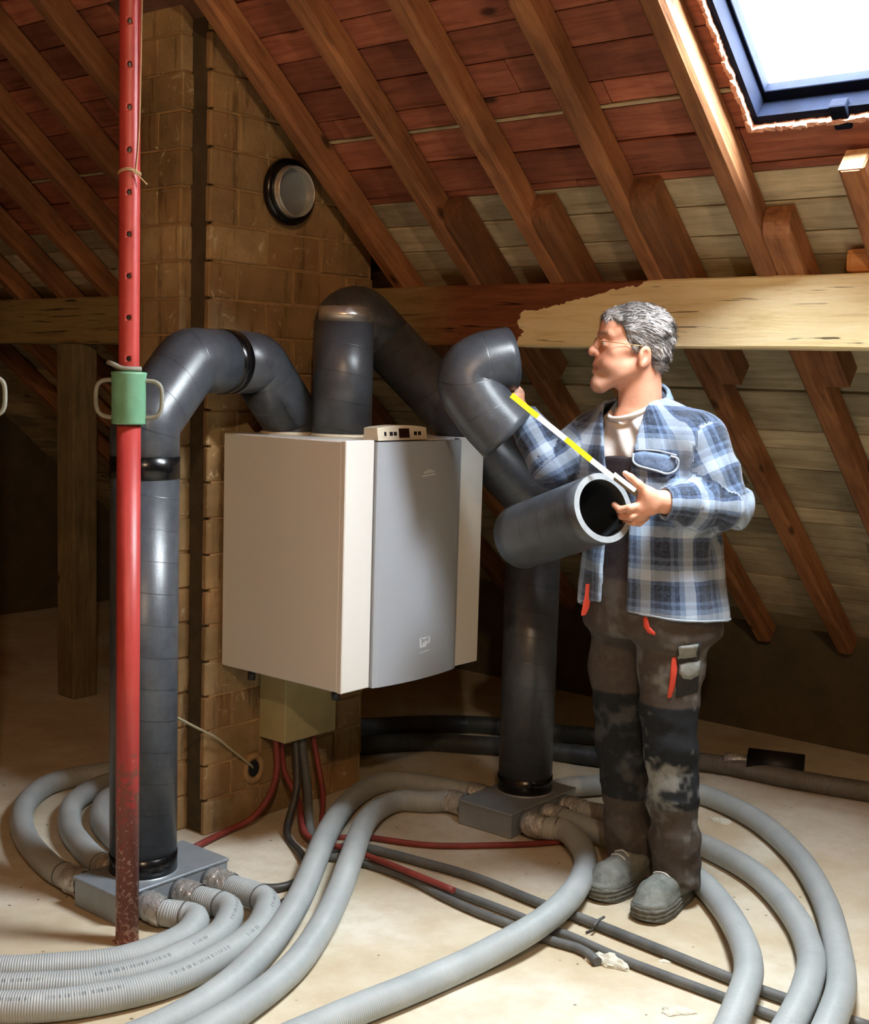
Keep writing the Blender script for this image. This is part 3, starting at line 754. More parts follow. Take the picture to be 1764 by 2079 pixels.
def hose(start, pix, label, text=False, foil=True, group=None, z=HR, nring=None, end=None, rad=HR, mat=None):
    P = [np.array(s, float) for s in start] + [fl(q[0], q[1], q[2] if len(q) > 2 else z) for q in pix] + ([np.array(e, float) for e in end] if end else [])
    Q = resample(smooth_path(P, 10), .018); Q[:, 2] = np.maximum(Q[:, 2], rad); Q = resample(ride(Q, rad), .018)
    root = empty('hose', (Q[0][0], Q[0][1], 0), 0, label, 'hose', group); b = np.array([Q[0][0], Q[0][1], 0])
    tube('ribbed_tube', Q - b, rad, mat or ('hose_text' if text else 'hose'), root, 20)
    if foil and start:
        i2 = 5; rr = [rad + .004 + random.uniform(-.001, .003) for _ in range(i2)]
        d = (Q[i2 - 1] - Q[0]); 
        bm = bmesh.new(); m = tube_me(resample(Q[:i2] - b, .006), rad + .003, 22, False); bm.from_mesh(m)
        for v in bm.verts: v.co += Vector((random.uniform(-1, 1), random.uniform(-1, 1), random.uniform(-1, 1))) * .0028
        o = link('foil_tape', bm_me(bm), 'foil', root)
    if nring:
        for s in nring:
            i = min(int(s / .018), len(Q) - 2); o = band('clip_ring', Q[i] - b, Q[i + 1] - Q[i], rad, .006, 'cable_grey', root, .0015)
    return root
def sock(X, y, s): return [(X, y + s * .02, .043), (X, y + s * .09, .043)]
F1, B1, F2, B2 = 2.79, 3.0, 2.405, 2.632
hose(sock(fr1[0], F1, -1), [(393, 1862), (390, 1884), (356, 1912), (240, 1952), (110, 1966), (0, 1971), (-160, 1966)], 'ribbed grey hose from the front manifold, innermost of three curling round the prop foot', False, True, nring=[.14])
hose(sock(fr1[1], F1, -1), [(462, 1842), (462, 1872), (430, 1908), (320, 1962), (181, 1997), (80, 2005), (-30, 2008), (-180, 2002)], 'printed ribbed hose from the front manifold, middle of three curling round the prop foot', True, True, nring=[.16])
hose(sock(fr1[2], F1, -1), [(536, 1826), (538, 1858), (510, 1900), (428, 1954), (320, 2000), (150, 2036), (0, 2045), (-200, 2038)], 'printed ribbed hose from the front manifold, outermost of three curling round the prop foot', True, True, nring=[.19])
hose(sock(bk1[0], B1, 1), [(100, 1758), (52, 1700), (48, 1640), (100, 1592), (200, 1570), (300, 1558), (380, 1556)][:6], 'dim ribbed hose looping widest behind the red prop', False, True, 'hoses looping behind the prop', nring=[.12])
hose(sock(bk1[1], B1, 1), [(170, 1722), (143, 1680), (150, 1630), (215, 1592), (300, 1580)], 'dim ribbed hose looping inside the widest loop behind the red prop', False, True, nring=[.1])
hose(sock(bk1[2], B1, 1), [(222, 1690), (205, 1655), (225, 1618), (300, 1600)], 'short ribbed hose loop mostly hidden behind the front duct', False, True)
hose(sock(bk2[0], B2, 1), [(870, 1628), (800, 1628), (745, 1665), (712, 1745), (690, 1805), (655, 1878), (596, 1962), (490, 2048), (362, 2122), (250, 2175)], 'ribbed hose from the rear manifold, outer one of the pair sweeping past the front manifold', False, True)
hose(sock(bk2[1], B2, 1), [(845, 1590), (770, 1590), (706, 1630), (664, 1692), (636, 1758), (604, 1830), (550, 1912), (466, 1998), (356, 2070), (215, 2130), (70, 2175)], 'ribbed hose from the rear manifold, inner one of the pair sweeping past the front manifold', False, True)
hose(sock(fr2[0], F2, -1), [(1150, 1688), (1188, 1738), (1172, 1800), (1105, 1868), (985, 1938), (850, 2000), (720, 2052), (580, 2112), (420, 2180)], 'ribbed hose running diagonally across the bright floor in front of the man', False, True, nring=[.12])
hose(sock(fr2[1], F2, -1), [(1215, 1690), (1300, 1722), (1405, 1778), (1462, 1834), (1505, 1905), (1520, 1970), (1500, 2040), (1470, 2110), (1425, 2190)], 'ribbed hose bending past the boots, closest to the man of the three beside him', False, True)
hose(sock(fr2[2], F2, -1), [(1255, 1662), (1350, 1690), (1440, 1722), (1540, 1780), (1612, 1860), (1646, 1940), (1636, 2010), (1604, 2080), (1560, 2150)], 'ribbed hose, middle of the three bending round beside the man', False, True)
hose([(3.795, 2.518, .043), (3.88, 2.50, .043)], [(1285, 1592), (1380, 1604), (1450, 1622), (1540, 1668), (1620, 1740), (1674, 1830), (1700, 1925), (1708, 2000), (1688, 2070), (1652, 2150)], 'ribbed hose, outermost of the three bending round beside the man', False, False)
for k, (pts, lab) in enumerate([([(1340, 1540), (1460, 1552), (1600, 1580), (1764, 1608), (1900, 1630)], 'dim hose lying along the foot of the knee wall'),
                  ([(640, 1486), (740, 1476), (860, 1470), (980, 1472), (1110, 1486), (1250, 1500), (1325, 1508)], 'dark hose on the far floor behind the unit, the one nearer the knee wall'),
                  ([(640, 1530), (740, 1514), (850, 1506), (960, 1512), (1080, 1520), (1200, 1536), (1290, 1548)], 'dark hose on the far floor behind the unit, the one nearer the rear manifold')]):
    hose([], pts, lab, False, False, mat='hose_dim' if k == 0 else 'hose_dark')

# end of a black insulated pipe lying by the knee wall
e0, e1 = fl(1518, 1548, .06), fl(1632, 1562, .06)
bp = empty('pipe_offcut', (e0[0], e0[1], 0), 0, 'short black foam pipe end with foil spigot lying on the dark floor', 'pipe')
b = np.array([e0[0], e0[1], 0]); link('foam_sleeve', tube_me([e0 - b, e1 - b], .058, 28), simple('black_foam', '08090a', .5), bp)
dv = (e0 - e1) / np.linalg.norm(e0 - e1); o = link('foil_spigot', tube_me([e0 - b, e0 - b + dv * .09], .03, 20), 'foil', bp)

# ================================================================== JUNCTION BOX + CABLES
jb = empty('junction_box', (2.94, 3.04, .29), 0, 'cream metal junction box hanging below the unit on the chimney', 'junction box')
box('housing', (0, 0, 0), (.245, .125, .245), 'plastic', jb, .003); jb.children[0].data.materials[0] = simple('yellowed_cream', 'b3a678', .5, 0, 'a4986c', 8)
box('cover', (-.001, -.004, .0), (.246, .004, .246), jb.children[0].data.materials[0], jb, .002)
for x, z in ((.012, .012), (.233, .012)):
    o = link('screw', lathe_me([(0, -.002), (.004, -.002), (.004, .002)], 12), 'steel', jb); align(o, (x, -.003, z), (0, 1, 0))
def cable(name, P, r, mat, label, group=None, step=.03, cat='cable'):
    Q = resample(smooth_path(P, 8), step); o = tube(name, Q - Q[0], r, mat, None, 10); o.location = Q[0]; tag(o, label, cat, group); return o
f_ = lambda pts, z=.013: [fl(x, y, z) for x, y in pts]
cable('cable', [(2.955, 3.10, .30), (2.953, 3.085, .2), (2.93, 3.09, .11), (2.86, 3.10, .04), *f_([(470, 1683), (430, 1702), (395, 1720)], .014)], .011, 'cable_red', 'red cable curving down from the junction box toward the front manifold')
cable('cable', [(2.985, 3.10, .30), (2.99, 3.09, .18), (2.995, 3.02, .08), *f_(K_RED1[0], K_RED1[1])], .010, 'cable_red', 'red cable running out under the pair of hoses across the floor')
cable('cable', [(3.11, 3.08, .30), (3.09, 3.0, .1), *f_(K_RED2[0], K_RED2[1])], .010, 'cable_red', 'red cable lying in front of the rear manifold')
cable('cable', [(3.02, 3.07, .30), (2.975, 3.01, .14), *f_(K_BLK1[0], K_BLK1[1])], .013, 'cable_black', 'black cable hanging from the junction box and looping on the floor')
cable('cable', [(3.065, 3.09, .30), (3.045, 3.03, .12), *f_(K_CON1[0], K_CON1[1])], .015, 'cable_grey', 'dusty black conduit crossing the floor, the one beside the boots')
cable('cable', f_(K_CON2[0], K_CON2[1]), .013, 'cable_grey', 'dusty black conduit crossing the floor, middle of the bundle')
cable('cable', f_(K_CON3[0], K_CON3[1]), .013, 'cable_grey', 'dusty black conduit ending in broken plaster')
cable('cable', f_(K_BLK2[0], K_BLK2[1]), .009, 'cable_black', 'short black cable end beside the front hoses')
HO = HOLE
cable('wire', [pY(350, 1452, 2.93) , pY(400, 1478, 3.1), pY(440, 1498, 3.13), pY(470, 1522, 3.14), (HO[0] - .015, CH_Y0 - .01, HO[2] + .012), (HO[0], CH_Y0 + .03, HO[2])], .004, 'wire', 'thin pale wire running from the chimney hole to the front duct', cat='wire')

# cable tie and chips on the floor
def chunk(px, py, sx, sy, h, label, n=26):
    bm = bmesh.new(); p = fl(px, py)
    bmesh.ops.create_icosphere(bm, subdivisions=3, radius=1.0)
    for v in bm.verts:
        a = math.atan2(v.co.y, v.co.x); r = 1 + .18 * math.sin(3 * a + px) + .12 * math.sin(7 * a + 1.3 * py) + random.uniform(-.05, .05)
        v.co = Vector((v.co.x * sx * r, v.co.y * sy * r, max(v.co.z, -.05) * h * (1 + .25 * math.sin(5 * v.co.x * 3 + 4 * v.co.y)) + .05 * h))
    o = link('plaster_chunk', bm_me(bm), 'chunk'); o.location = p; o.rotation_euler[2] = random.uniform(0, 3); tag(o, label, 'debris')
chunk(1238, 1955, .06, .035, .022, 'crumbled white plaster patch at the end of a black conduit')
chunk(1375, 2054, .042, .024, .008, 'flat white plaster flake on the floor near the conduits')
chunk(1540, 2052, .03, .02, .012, 'small white plaster lump between two ribbed hoses')
chunk(1465, 1668, .04, .025, .01, 'dim plaster flake on the floor behind the man')
chunk(1350, 1952, .018, .01, .004, 'tiny plaster chip beside the black conduits')
o = cable('cable_tie', [fl(1205, 1880, .03), fl(1215, 1868, .034), fl(1226, 1862, .03)], .004, 'cable_grey', 'small cable tie tail standing up from the conduit by the boot', cat='cable tie')
o = cable('cable_tie', f_([(1190, 1893), (1212, 1884), (1236, 1892)], .006), .003, 'cable_black', 'broken black cable tie lying on the floor by the conduit', cat='cable tie')

# ================================================================== STEEL PROP
def prop(loc, label, rz=0.):
    r = empty('steel_prop', loc, rz, label, 'prop', None)
    ri, ro = .0262, .0305
    zc = 1.455
    bm = bmesh.new(); 
    me = lathe_me([(ro, 0.006), (ro, zc - .06), (ro - .004, zc - .06), (ro - .004, .006), (ro, .006)], 32); link('outer_tube', me, 'prop_rust', r, True)
    box('base_plate', (-.029, -.029, 0), (.029, .029, .006), 'prop_rust', r, .002)
    # perforated inner tube: a real wall pierced by a row of pin holes facing the viewer
    zt = 2.62
    seg = 40; rows = []; hz = []
    # direction of the holes
    face = math.atan2(-loc[1], -loc[0]) - rz - .06
    V = []; F = []
    prz = [zc - .08]; step = .104; z = zc + .105
    hc = []
    while z < zt - .05: hc.append(z); z += step
    rh = .0068
    zs = [zc - .08]
    for c in hc: zs += [c - rh - .004, c + rh + .004]
    zs.append(zt)
    ang = rh * 1.5 / ri
    # full ring split into hole patch (2*ang wide) and the rest
    nr = 34; A = [face + ang + (2 * math.pi - 2 * ang) * k / nr for k in range(nr + 1)]
    def pt(a, z, rr=ri): V.append((rr * math.cos(a), rr * math.sin(a), z)); return len(V) - 1
    rowsI = [[pt(a, z) for a in A] for z in zs]
    for i in range(len(zs) - 1):
        for k in range(nr): F.append((rowsI[i][k], rowsI[i][k + 1], rowsI[i + 1][k + 1], rowsI[i + 1][k]))
        e0, e1, f0, f1 = rowsI[i][-1], rowsI[i][0], rowsI[i + 1][-1], rowsI[i + 1][0]
        cidx = [j for j, c in enumerate(hc) if zs[i] < c < zs[i + 1] and zs[i + 1] - zs[i] < .04]
        if not cidx: F.append((e0, e1, f1, f0)); continue
        c = hc[cidx[0]]; ring = []
        n = 16
        for q in range(n):
            w = 2 * math.pi * q / n - 3 * math.pi / 4; ring.append(pt(face + rh * math.cos(w) / ri, c + rh * math.sin(w)))
        inner = [pt(face + rh * math.cos(2 * math.pi * q / n - 3 * math.pi / 4) / ri, c + rh * math.sin(2 * math.pi * q / n - 3 * math.pi / 4), ri - .005) for q in range(n)]
        cor = [e0, e1, f1, f0]
        for q in range(n):
            q2 = (q + 1) % n; sgm = q // 4
            F.append((cor[sgm], ring[q2], ring[q])); F.append((ring[q], ring[q2], inner[q2], inner[q]))
            if q % 4 == 3: F.append((cor[sgm], cor[(sgm + 1) % 4], ring[q2]))
    m = me_from(V, F); bm = bmesh.new(); bm.from_mesh(m); o = link('inner_tube', bm_me(bm), 'prop_red', r, True)
    link('tube_core', lathe_me([(ri - .006, zc - .06), (ri - .006, zt)], 20), 'black_plastic', r, True)
    # threaded collar nut with two loop handles and locking pin
    link('collar', lathe_me([(.031, zc - .062), (.043, zc - .062), (.044, zc - .058), (.044, zc + .062), (.0455, zc + .066), (.0455, zc + .071), (.03, zc + .073)], 32), 'prop_green', r, True)
    vd = np.array([math.sin(YAW - rz), -math.cos(YAW - rz), 0.])
    for s in (-1, 1):
        H = [vd * s * .040 + np.array([0, 0, zc + .05]), vd * s * .066 + np.array([0, 0, zc + .048]), vd * s * .082 + np.array([0, 0, zc + .034]), vd * s * .085 + np.array([0, 0, zc + .0]), vd * s * .081 + np.array([0, 0, zc - .028]), vd * s * .066 + np.array([0, 0, zc - .042]), vd * s * .040 + np.array([0, 0, zc - .046])]
        link('handle', tube_me(smooth_path(H, 5), .0058, 12), 'prop_handle', r)
    fw = np.array([math.cos(YAW - rz), math.sin(YAW - rz), 0.])
    H = [vd * -.05 - fw * .012 + np.array([0, 0, zc + .094]), vd * -.036 - fw * .026 + np.array([0, 0, zc + .091]), vd * -.012 - fw * .030 + np.array([0, 0, zc + .081]), vd * .012 - fw * .028 + np.array([0, 0, zc + .08]), vd * .034 - fw * .014 + np.array([0, 0, zc + .08])]
    link('locking_pin', tube_me(smooth_path(H, 5), .0062, 12), 'prop_handle', r)
    return r
pb = fl(258, 1913)
prop((pb[0], pb[1], 0), 'red steel shoring prop with green collar standing before the front duct')
p2 = atd(-60, 770, 3.15); prop((p2[0], p2[1], 0), 'second steel shoring prop of which only a collar handle shows')
# twine knotted round the prop
tw = empty('twine', (pb[0], pb[1], 1.99), 0, 'thin pale twine knotted around the red prop', 'twine')
vd = np.array([math.sin(YAW), -math.cos(YAW), 0.]); fw = np.array([math.cos(YAW), math.sin(YAW), 0.])
kz_ = atd(266, 340, 3.2)[2] - 1.99
ringp = [np.array([.0275 * math.cos(a), .0275 * math.sin(a), kz_ + .004 * math.sin(a * 2)]) for a in np.linspace(0, 2 * math.pi, 26)]
link('loop', tube_me(ringp, .0018, 8), 'twine', tw)
link('loop', tube_me([q + np.array([0, 0, .004]) for q in ringp], .0018, 8), 'twine', tw)
link('tail', tube_me(smooth_path([vd * .015 - fw * .026 + np.array([0, 0, kz_]), vd * .03 - fw * .022 + np.array([0, 0, kz_ - .012]), vd * .048 - fw * .018 + np.array([0, 0, kz_ - .03])], 5), .0018, 8), 'twine', tw)
link('lead', tube_me(smooth_path([vd * .02 - fw * .02 + np.array([0, 0, kz_]), vd * .027 - fw * .012 + np.array([0, 0, kz_ + .12]), vd * .034 - fw * .012 + np.array([0, 0, kz_ + .5]), vd * .04 + np.array([0, 0, kz_ + .66])], 6), .0018, 8), 'twine', tw)
# ================================================================== PERSON (implicit surfaces -> meshes)
PD = 3.72                                             # horizontal distance of the man from the lens
EX = np.array([math.sin(YAW), -math.cos(YAW), 0.]); EY = np.array([math.cos(YAW), math.sin(YAW), 0.])
PO = EY * PD + EX * ((1310 - 882) / F_PX * PD); PO[2] = 0
def toL(w): w = np.asarray(w) - PO; return np.array([w @ EX, w @ EY, w[2]])
def L(px, py, dy=0.): return toL(atd(px, py, PD + dy))
def LF(px, py, z=0.): return toL(fl(px, py, z))
def toW(p): return PO + EX * p[0] + EY * p[1] + np.array([0, 0, p[2]])
def vnoise(p, f, seed=0):
    q = p * f + seed * 17.13; i = np.floor(q).astype(np.int64); t = q - i; t = t * t * (3 - 2 * t); out = 0
    for dx in (0, 1):
        for dy in (0, 1):
            for dz in (0, 1):
                h = ((i[:, 0] + dx) * 73856093) ^ ((i[:, 1] + dy) * 19349663) ^ ((i[:, 2] + dz) * 83492791) ^ (seed * 2654435761)
                h = (h ^ (h >> 13)) * 1274126177 & 0x7fffffff; v = (h % 65536) / 32768. - 1
                out = out + v * (t[:, 0] if dx else 1 - t[:, 0]) * (t[:, 1] if dy else 1 - t[:, 1]) * (t[:, 2] if dz else 1 - t[:, 2])
    return out
def smin(a, b, k): h = np.clip(.5 + .5 * (b - a) / k, 0, 1); return b * (1 - h) + a * h - k * h * (1 - h)
def smax(a, b, k): return -smin(-a, -b, k)
def cone(p, a, b, r1, r2):
    a, b = np.asarray(a, float), np.asarray(b, float); ab = b - a; t = np.clip(((p - a) @ ab) / (ab @ ab), 0, 1)
    return np.linalg.norm(p - a - t[:, None] * ab, axis=1) - (r1 + t * (r2 - r1))
def chain(p, P, R, k=.01):
    d = None
    for i in range(len(P) - 1):
        e = cone(p, P[i], P[i + 1], R[i], R[i + 1]); d = e if d is None else smin(d, e, k)
    return d
def sph(p, c, r): return np.linalg.norm(p - np.asarray(c), axis=1) - r
def ell(p, c, r, M3=None):
    q = p - np.asarray(c)
    if M3 is not None: q = q @ M3
    r = np.asarray(r, float); k0 = np.linalg.norm(q / r, axis=1); k1 = np.linalg.norm(q / (r * r), axis=1); return k0 * (k0 - 1) / np.maximum(k1, 1e-6)
def rotz(a): c, s = math.cos(a), math.sin(a); return np.array([[c, -s, 0], [s, c, 0], [0, 0, 1]])
def roty(a): c, s = math.cos(a), math.sin(a); return np.array([[c, 0, s], [0, 1, 0], [-s, 0, c]])
def poly2(x, z, P):
    """signed distance to a polygon in the x/z plane"""
    P = np.asarray(P, float); d = np.full(x.shape, 1e9); s = np.ones(x.shape); n = len(P)
    for i in range(n):
        a, b = P[i], P[i - 1]; e = b - a; wx, wz = x - a[0], z - a[1]; t = np.clip((wx * e[0] + wz * e[1]) / (e @ e), 0, 1)
        d = np.minimum(d, (wx - e[0] * t) ** 2 + (wz - e[1] * t) ** 2)
        c1 = z >= a[1]; c2 = z < b[1]; c3 = e[0] * wz > e[1] * wx
        s = np.where((c1 & c2 & c3) | (~c1 & ~c2 & ~c3), -s, s)
    return s * np.sqrt(d)
def snet(f, lo, hi, h):
    lo, hi = np.asarray(lo, float), np.asarray(hi, float); n = np.ceil((hi - lo) / h).astype(int) + 1
    ax = [lo[i] + h * np.arange(n[i]) for i in range(3)]
    # narrow band: sample block centres first, then only the blocks near the surface
    B = 5; nb = -(-n // B); cen = [lo[i] + h * (np.arange(nb[i]) * B + (B - 1) / 2) for i in range(3)]
    g3 = np.stack(np.meshgrid(*cen, indexing='ij'), -1).reshape(-1, 3); Vc = f(g3).reshape(nb)
    V = np.repeat(np.repeat(np.repeat(Vc, B, 0), B, 1), B, 2)[:n[0], :n[1], :n[2]].copy()
    mk = np.abs(V) < h * B * 1.1 + .012; I = np.argwhere(mk); out = np.empty(len(I))
    for i in range(0, len(I), 200000): out[i:i + 200000] = f(lo + h * I[i:i + 200000])
    V[mk] = out
    for a in range(3):
        sl = [slice(None)] * 3
        for e in (0, -1): sl[a] = e; V[tuple(sl)] = np.maximum(V[tuple(sl)], h * .5)
    S = V < 0; c = n - 1; acc = np.zeros(tuple(c) + (3,)); cnt = np.zeros(tuple(c))
    cor = [(i, j, k) for i in (0, 1) for j in (0, 1) for k in (0, 1)]
    g = lambda A, o: A[o[0]:o[0] + c[0], o[1]:o[1] + c[1], o[2]:o[2] + c[2]]
    for o in cor:
        for a in range(3):
            if o[a]: continue
            q = list(o); q[a] = 1; va, vb = g(V, o), g(V, q); m = g(S, o) != g(S, q)
            t = np.where(m, va / np.where(m, va - vb, 1), 0)
            for b in range(3): acc[..., b] += np.where(m, o[b] + (t if b == a else 0), 0)
            cnt += m
    on = cnt > 0; idx = -np.ones(tuple(c), int); idx[on] = np.arange(on.sum())
    P = (np.argwhere(on) + acc[on] / cnt[on][:, None]) * h + lo
    FF = []
    for a in range(3):
        b, d = (a + 1) % 3, (a + 2) % 3
        s0 = [slice(None)] * 3; s1 = [slice(None)] * 3; s0[a] = slice(0, -1); s1[a] = slice(1, None)
        A, B = S[tuple(s0)], S[tuple(s1)]; E = np.argwhere(A != B)
        E = E[(E[:, b] > 0) & (E[:, d] > 0) & (E[:, b] < n[b] - 1) & (E[:, d] < n[d] - 1)]
        sg = A[tuple(E.T)]
        def ci(db, dd):
            q = E.copy(); q[:, b] += db; q[:, d] += dd; return idx[tuple(q.T)]
        Q = np.stack([ci(-1, -1), ci(0, -1), ci(0, 0), ci(-1, 0)], 1); Q[~sg] = Q[~sg][:, ::-1]; FF.append(Q)
    return P, np.concatenate(FF)
def np_me(P, Fc, name):
    me = bpy.data.meshes.new(name); me.vertices.add(len(P)); me.vertices.foreach_set('co', P.astype(np.float32).ravel())
    me.loops.add(Fc.size); me.loops.foreach_set('vertex_index', Fc.astype(np.int32).ravel()); me.polygons.add(len(Fc))
    me.polygons.foreach_set('loop_start', np.arange(0, Fc.size, 4, dtype=np.int32)); me.update(calc_edges=True); me.validate()
    me.polygons.foreach_set('use_smooth', [True] * len(me.polygons)); return me
def relax(P, Fc, it=2, lam=.5):
    e = np.concatenate([Fc[:, [0, 1]], Fc[:, [1, 2]], Fc[:, [2, 3]], Fc[:, [3, 0]]]); n = len(P)
    for _ in range(it):
        s = np.zeros_like(P); c = np.zeros(n)
        for k in range(3): s[:, k] = np.bincount(e[:, 0], P[e[:, 1], k], n) + np.bincount(e[:, 1], P[e[:, 0], k], n)
        c = np.bincount(e[:, 0], minlength=n) + np.bincount(e[:, 1], minlength=n); P = P + lam * (s / np.maximum(c, 1)[:, None] - P)
    return P
def colattr(me, C, name='Col'):
    a = me.attributes.new(name, 'FLOAT_COLOR', 'POINT'); a.data.foreach_set('color', np.c_[C, np.ones(len(C))].astype(np.float32).ravel())
def vecattr(me, C, name):
    a = me.attributes.new(name, 'FLOAT_VECTOR', 'POINT'); a.data.foreach_set('vector', C.astype(np.float32).ravel())
def l3(c): return np.array(lin(c)[:3])

man = empty('person', PO, YAW - math.pi / 2, 'man in blue plaid shirt and dusty work trousers raising a duct bend beside the unit', 'person')

# --- body frame
BETA = math.radians(44); FB = np.array([-math.sin(BETA), -math.cos(BETA)]); LB = np.array([math.cos(BETA), -math.sin(BETA)])
def loft(p, prof, n=2.3):
    Z = [q[0] for q in prof]; z = np.clip(p[:, 2], Z[0], Z[-1]); I = [np.interp(z, Z, [q[k] for q in prof]) for k in (1, 2, 3, 4)]
    qx, qy = p[:, 0] - I[0], p[:, 1] - I[1]; u = qx * LB[0] + qy * LB[1]; v = qx * FB[0] + qy * FB[1]
    k = ((np.abs(u) / I[2]) ** n + (np.abs(v) / I[3]) ** n) ** (1 / n)
    return (k - 1) * np.minimum(I[2], I[3]) * .95, u, v
xc = lambda px, py, dy=0: L(px, py, dy)[0]
PROF = [(.80, xc(1322, 1290), .0, .228, .185), (.90, xc(1324, 1225), .0, .222, .182), (1.05, xc(1325, 1120), .005, .208, .172), (1.20, xc(1323, 1012), .01, .205, .158), (1.33, xc(1318, 920), .015, .200, .140),
        (1.40, xc(1313, 872), .018, .178, .122), (1.46, xc(1306, 830), .02, .125, .098), (1.50, xc(1300, 800), .02, .08, .078)]
def shrink(pr, s): return [(z, x, y, a - s, b - s) for z, x, y, a, b in pr]
HC = L(1287, 700, 0.0)
NB = L(1296, 838, .015)                       # neck base
SHL, ELL, WRL = L(1420, 896, -.125), L(1484, 1030, -.17), L(1348, 1020, -.25)
SHR, ELR, WRR = L(1212, 890, .13), L(1122, 948, .10), L(1058, 842, .185)

# ---------------------------------------------------------------- head and neck
TILT = roty(math.radians(-4))
def head_parts(p):
    q = (p - HC); y = np.abs(q[:, 1]); s = q.copy(); s[:, 1] = y
    d = ell(s, (.010, 0, .030), (.097, .074, .084))
    d = smin(d, ell(s, (-.045, 0, -.035), (.058, .058, .080)), .03)
    d = smin(d, ell(s, (-.055, 0, .045), (.046, .058, .05)), .025)                       # forehead
    d = smin(d, cone(s, (-.004, .052, -.068), (-.092, .018, -.118), .020, .020), .03)      # jaw
    d = smin(d, ell(s, (-.052, .040, -.055), (.032, .022, .034)), .02)                    # cheek
    d = smin(d, sph(s, (-.097, .0, -.113), .022), .03)                                    # chin
    d = smin(d, cone(s, (-.058, .048, -.022), (-.03, .058, -.012), .018, .014), .02)      # cheekbone
    d = smin(d, cone(s, (-.094, .010, .026), (-.074, .046, .026), .0105, .010), .012)     # brow
    d = smax(d, -sph(s, (-.113, .033, .004), .020), .012)                                 # socket
    d = smin(d, cone(s, (-.086, 0, -.06), (-.075, .03, -.06), .028, .02), .025)           # muzzle
    d = smin(d, cone(s, (-.1, 0, .012), (-.1185, 0, -.020), .009, .0118), .011)           # nose ridge
    d = smin(d, sph(s, (-.120, 0, -.024), .0115), .006)
    d = smin(d, sph(s, (-.107, .0135, -.030), .0085), .006)                               # wing
    d = smax(d, -sph(s, (-.113, .0065, -.037), .004), .003)
    d = smin(d, cone(s, (-.110, 0, -.060), (-.098, .021, -.066), .0075, .004), .006)      # lips
    d = smin(d, cone(s, (-.111, 0, -.079), (-.098, .019, -.073), .0080, .004), .006)
    d = smax(d, -cone(s, (-.122, 0, -.0695), (-.100, .024, -.070), .0028, .0015), .004)
    d = smin(d, sph(s, (-.084, .033, .002), .0135), .0015)                                # eyeball
    lid = np.maximum(sph(s, (-.084, .033, .002), .0152), -(s[:, 2] - .006)); d = smin(d, lid, .002)
    lid = np.maximum(sph(s, (-.084, .033, .002), .0150), (s[:, 2] + .0045)); d = smin(d, lid, .002)
    # ear
    E = np.array([.020, .076, -.034]); er = (s - E) @ roty(math.radians(10)); er = er @ rotz(math.radians(-22))
    disc = ell(er, (0, 0, 0), (.021, .009, .031))
    disc = smin(disc, ell(er, (-.004, .001, -.024), (.010, .008, .012)), .006)
    disc = smax(disc, -ell(er, (-.003, .010, .002), (.011, .009, .017)), .003)
    disc = smin(disc, cone(er, (-.014, .004, .004), (-.012, .004, -.008), .0045, .005), .004)
    d = smin(d, disc, .006)
    return d, s
NK0 = HC + np.array([.022, .0, -.055]); NK1 = NB + np.array([.004, 0, -.03])
def neck(p):
    d = cone(p, NK0, NK1, .059, .066)
    d = smin(d, cone(p, HC + np.array([.025, -.045, -.06]), NB + np.array([-.055, -.03, -.01]), .013, .012), .02)      # near neck tendon
    d = smin(d, sph(p, HC + np.array([-.035, 0, -.112]), .012), .02)
    return d
def skin_head(p):
    d, _ = head_parts(p); d = smin(d, neck(p), .022)
    t, u, v = loft(p, shrink(PROF, .035)); d = smin(d, np.maximum(np.maximum(t, 1.30 - p[:, 2]), p[:, 2] - 1.44), .03)
    return d
P1, F1_ = snet(skin_head, HC + np.array([-.16, -.13, -.30]), HC + np.array([.16, .13, .14]), .0031)
def skin_col(P):
    q = P - HC; y = np.abs(q[:, 1]); n1 = vnoise(P, 45, 3); n2 = vnoise(P, 160, 5)
    C = np.tile(l3('d69c80'), (len(P), 1)); red = l3('b5604a')
    def mixin(w, c): return C * (1 - w[:, None]) + c * w[:, None]
    w = np.clip(1 - np.linalg.norm((q - np.array([-.085, 0, -.03])) * np.array([1, .8, 1]), axis=1) / .06, 0, 1) * .55; C = mixin(w, red)
    w = np.clip(1 - np.linalg.norm((np.c_[q[:, 0], y, q[:, 2]] - np.array([.02, .08, -.034])), axis=1) / .045, 0, 1) * .5; C = mixin(w, red)
    lips = np.exp(-(((q[:, 2] + .069) / .011) ** 2)) * (q[:, 0] < -.098) * (y < .022); C = mixin(lips * .6, l3('9c4a42'))
    beard = (np.clip((-.045 - q[:, 2]) / .03, 0, 1) * np.clip((-.02 - q[:, 0]) / .05, 0, 1)) * (q[:, 2] > -.15); C = mixin(np.clip(beard * (.30 + .25 * n2), 0, .5), l3('8c8078'))
    brow = np.exp(-((q[:, 2] - .030) / .006) ** 2) * (y > .012) * (y < .052) * (q[:, 0] < -.07); C = mixin(np.clip(brow * (.8 + .3 * n2), 0, 1) * .75, l3('5a4a40'))
    ey = np.linalg.norm(np.c_[q[:, 0], y, q[:, 2]] - np.array([-.084, .033, .002]), axis=1)
    eye = (ey < .0141) & (np.abs(q[:, 2] - .0008) < .0052) & (q[:, 0] < -.088); C[eye] = l3('d8d0c8')
    ir = eye & (np.hypot(y - .033, q[:, 2] - .001) < .0055); C[ir] = l3('2a2018')
    return np.clip(C * (1 + .06 * n1 + .04 * n2)[:, None], 0, 1)

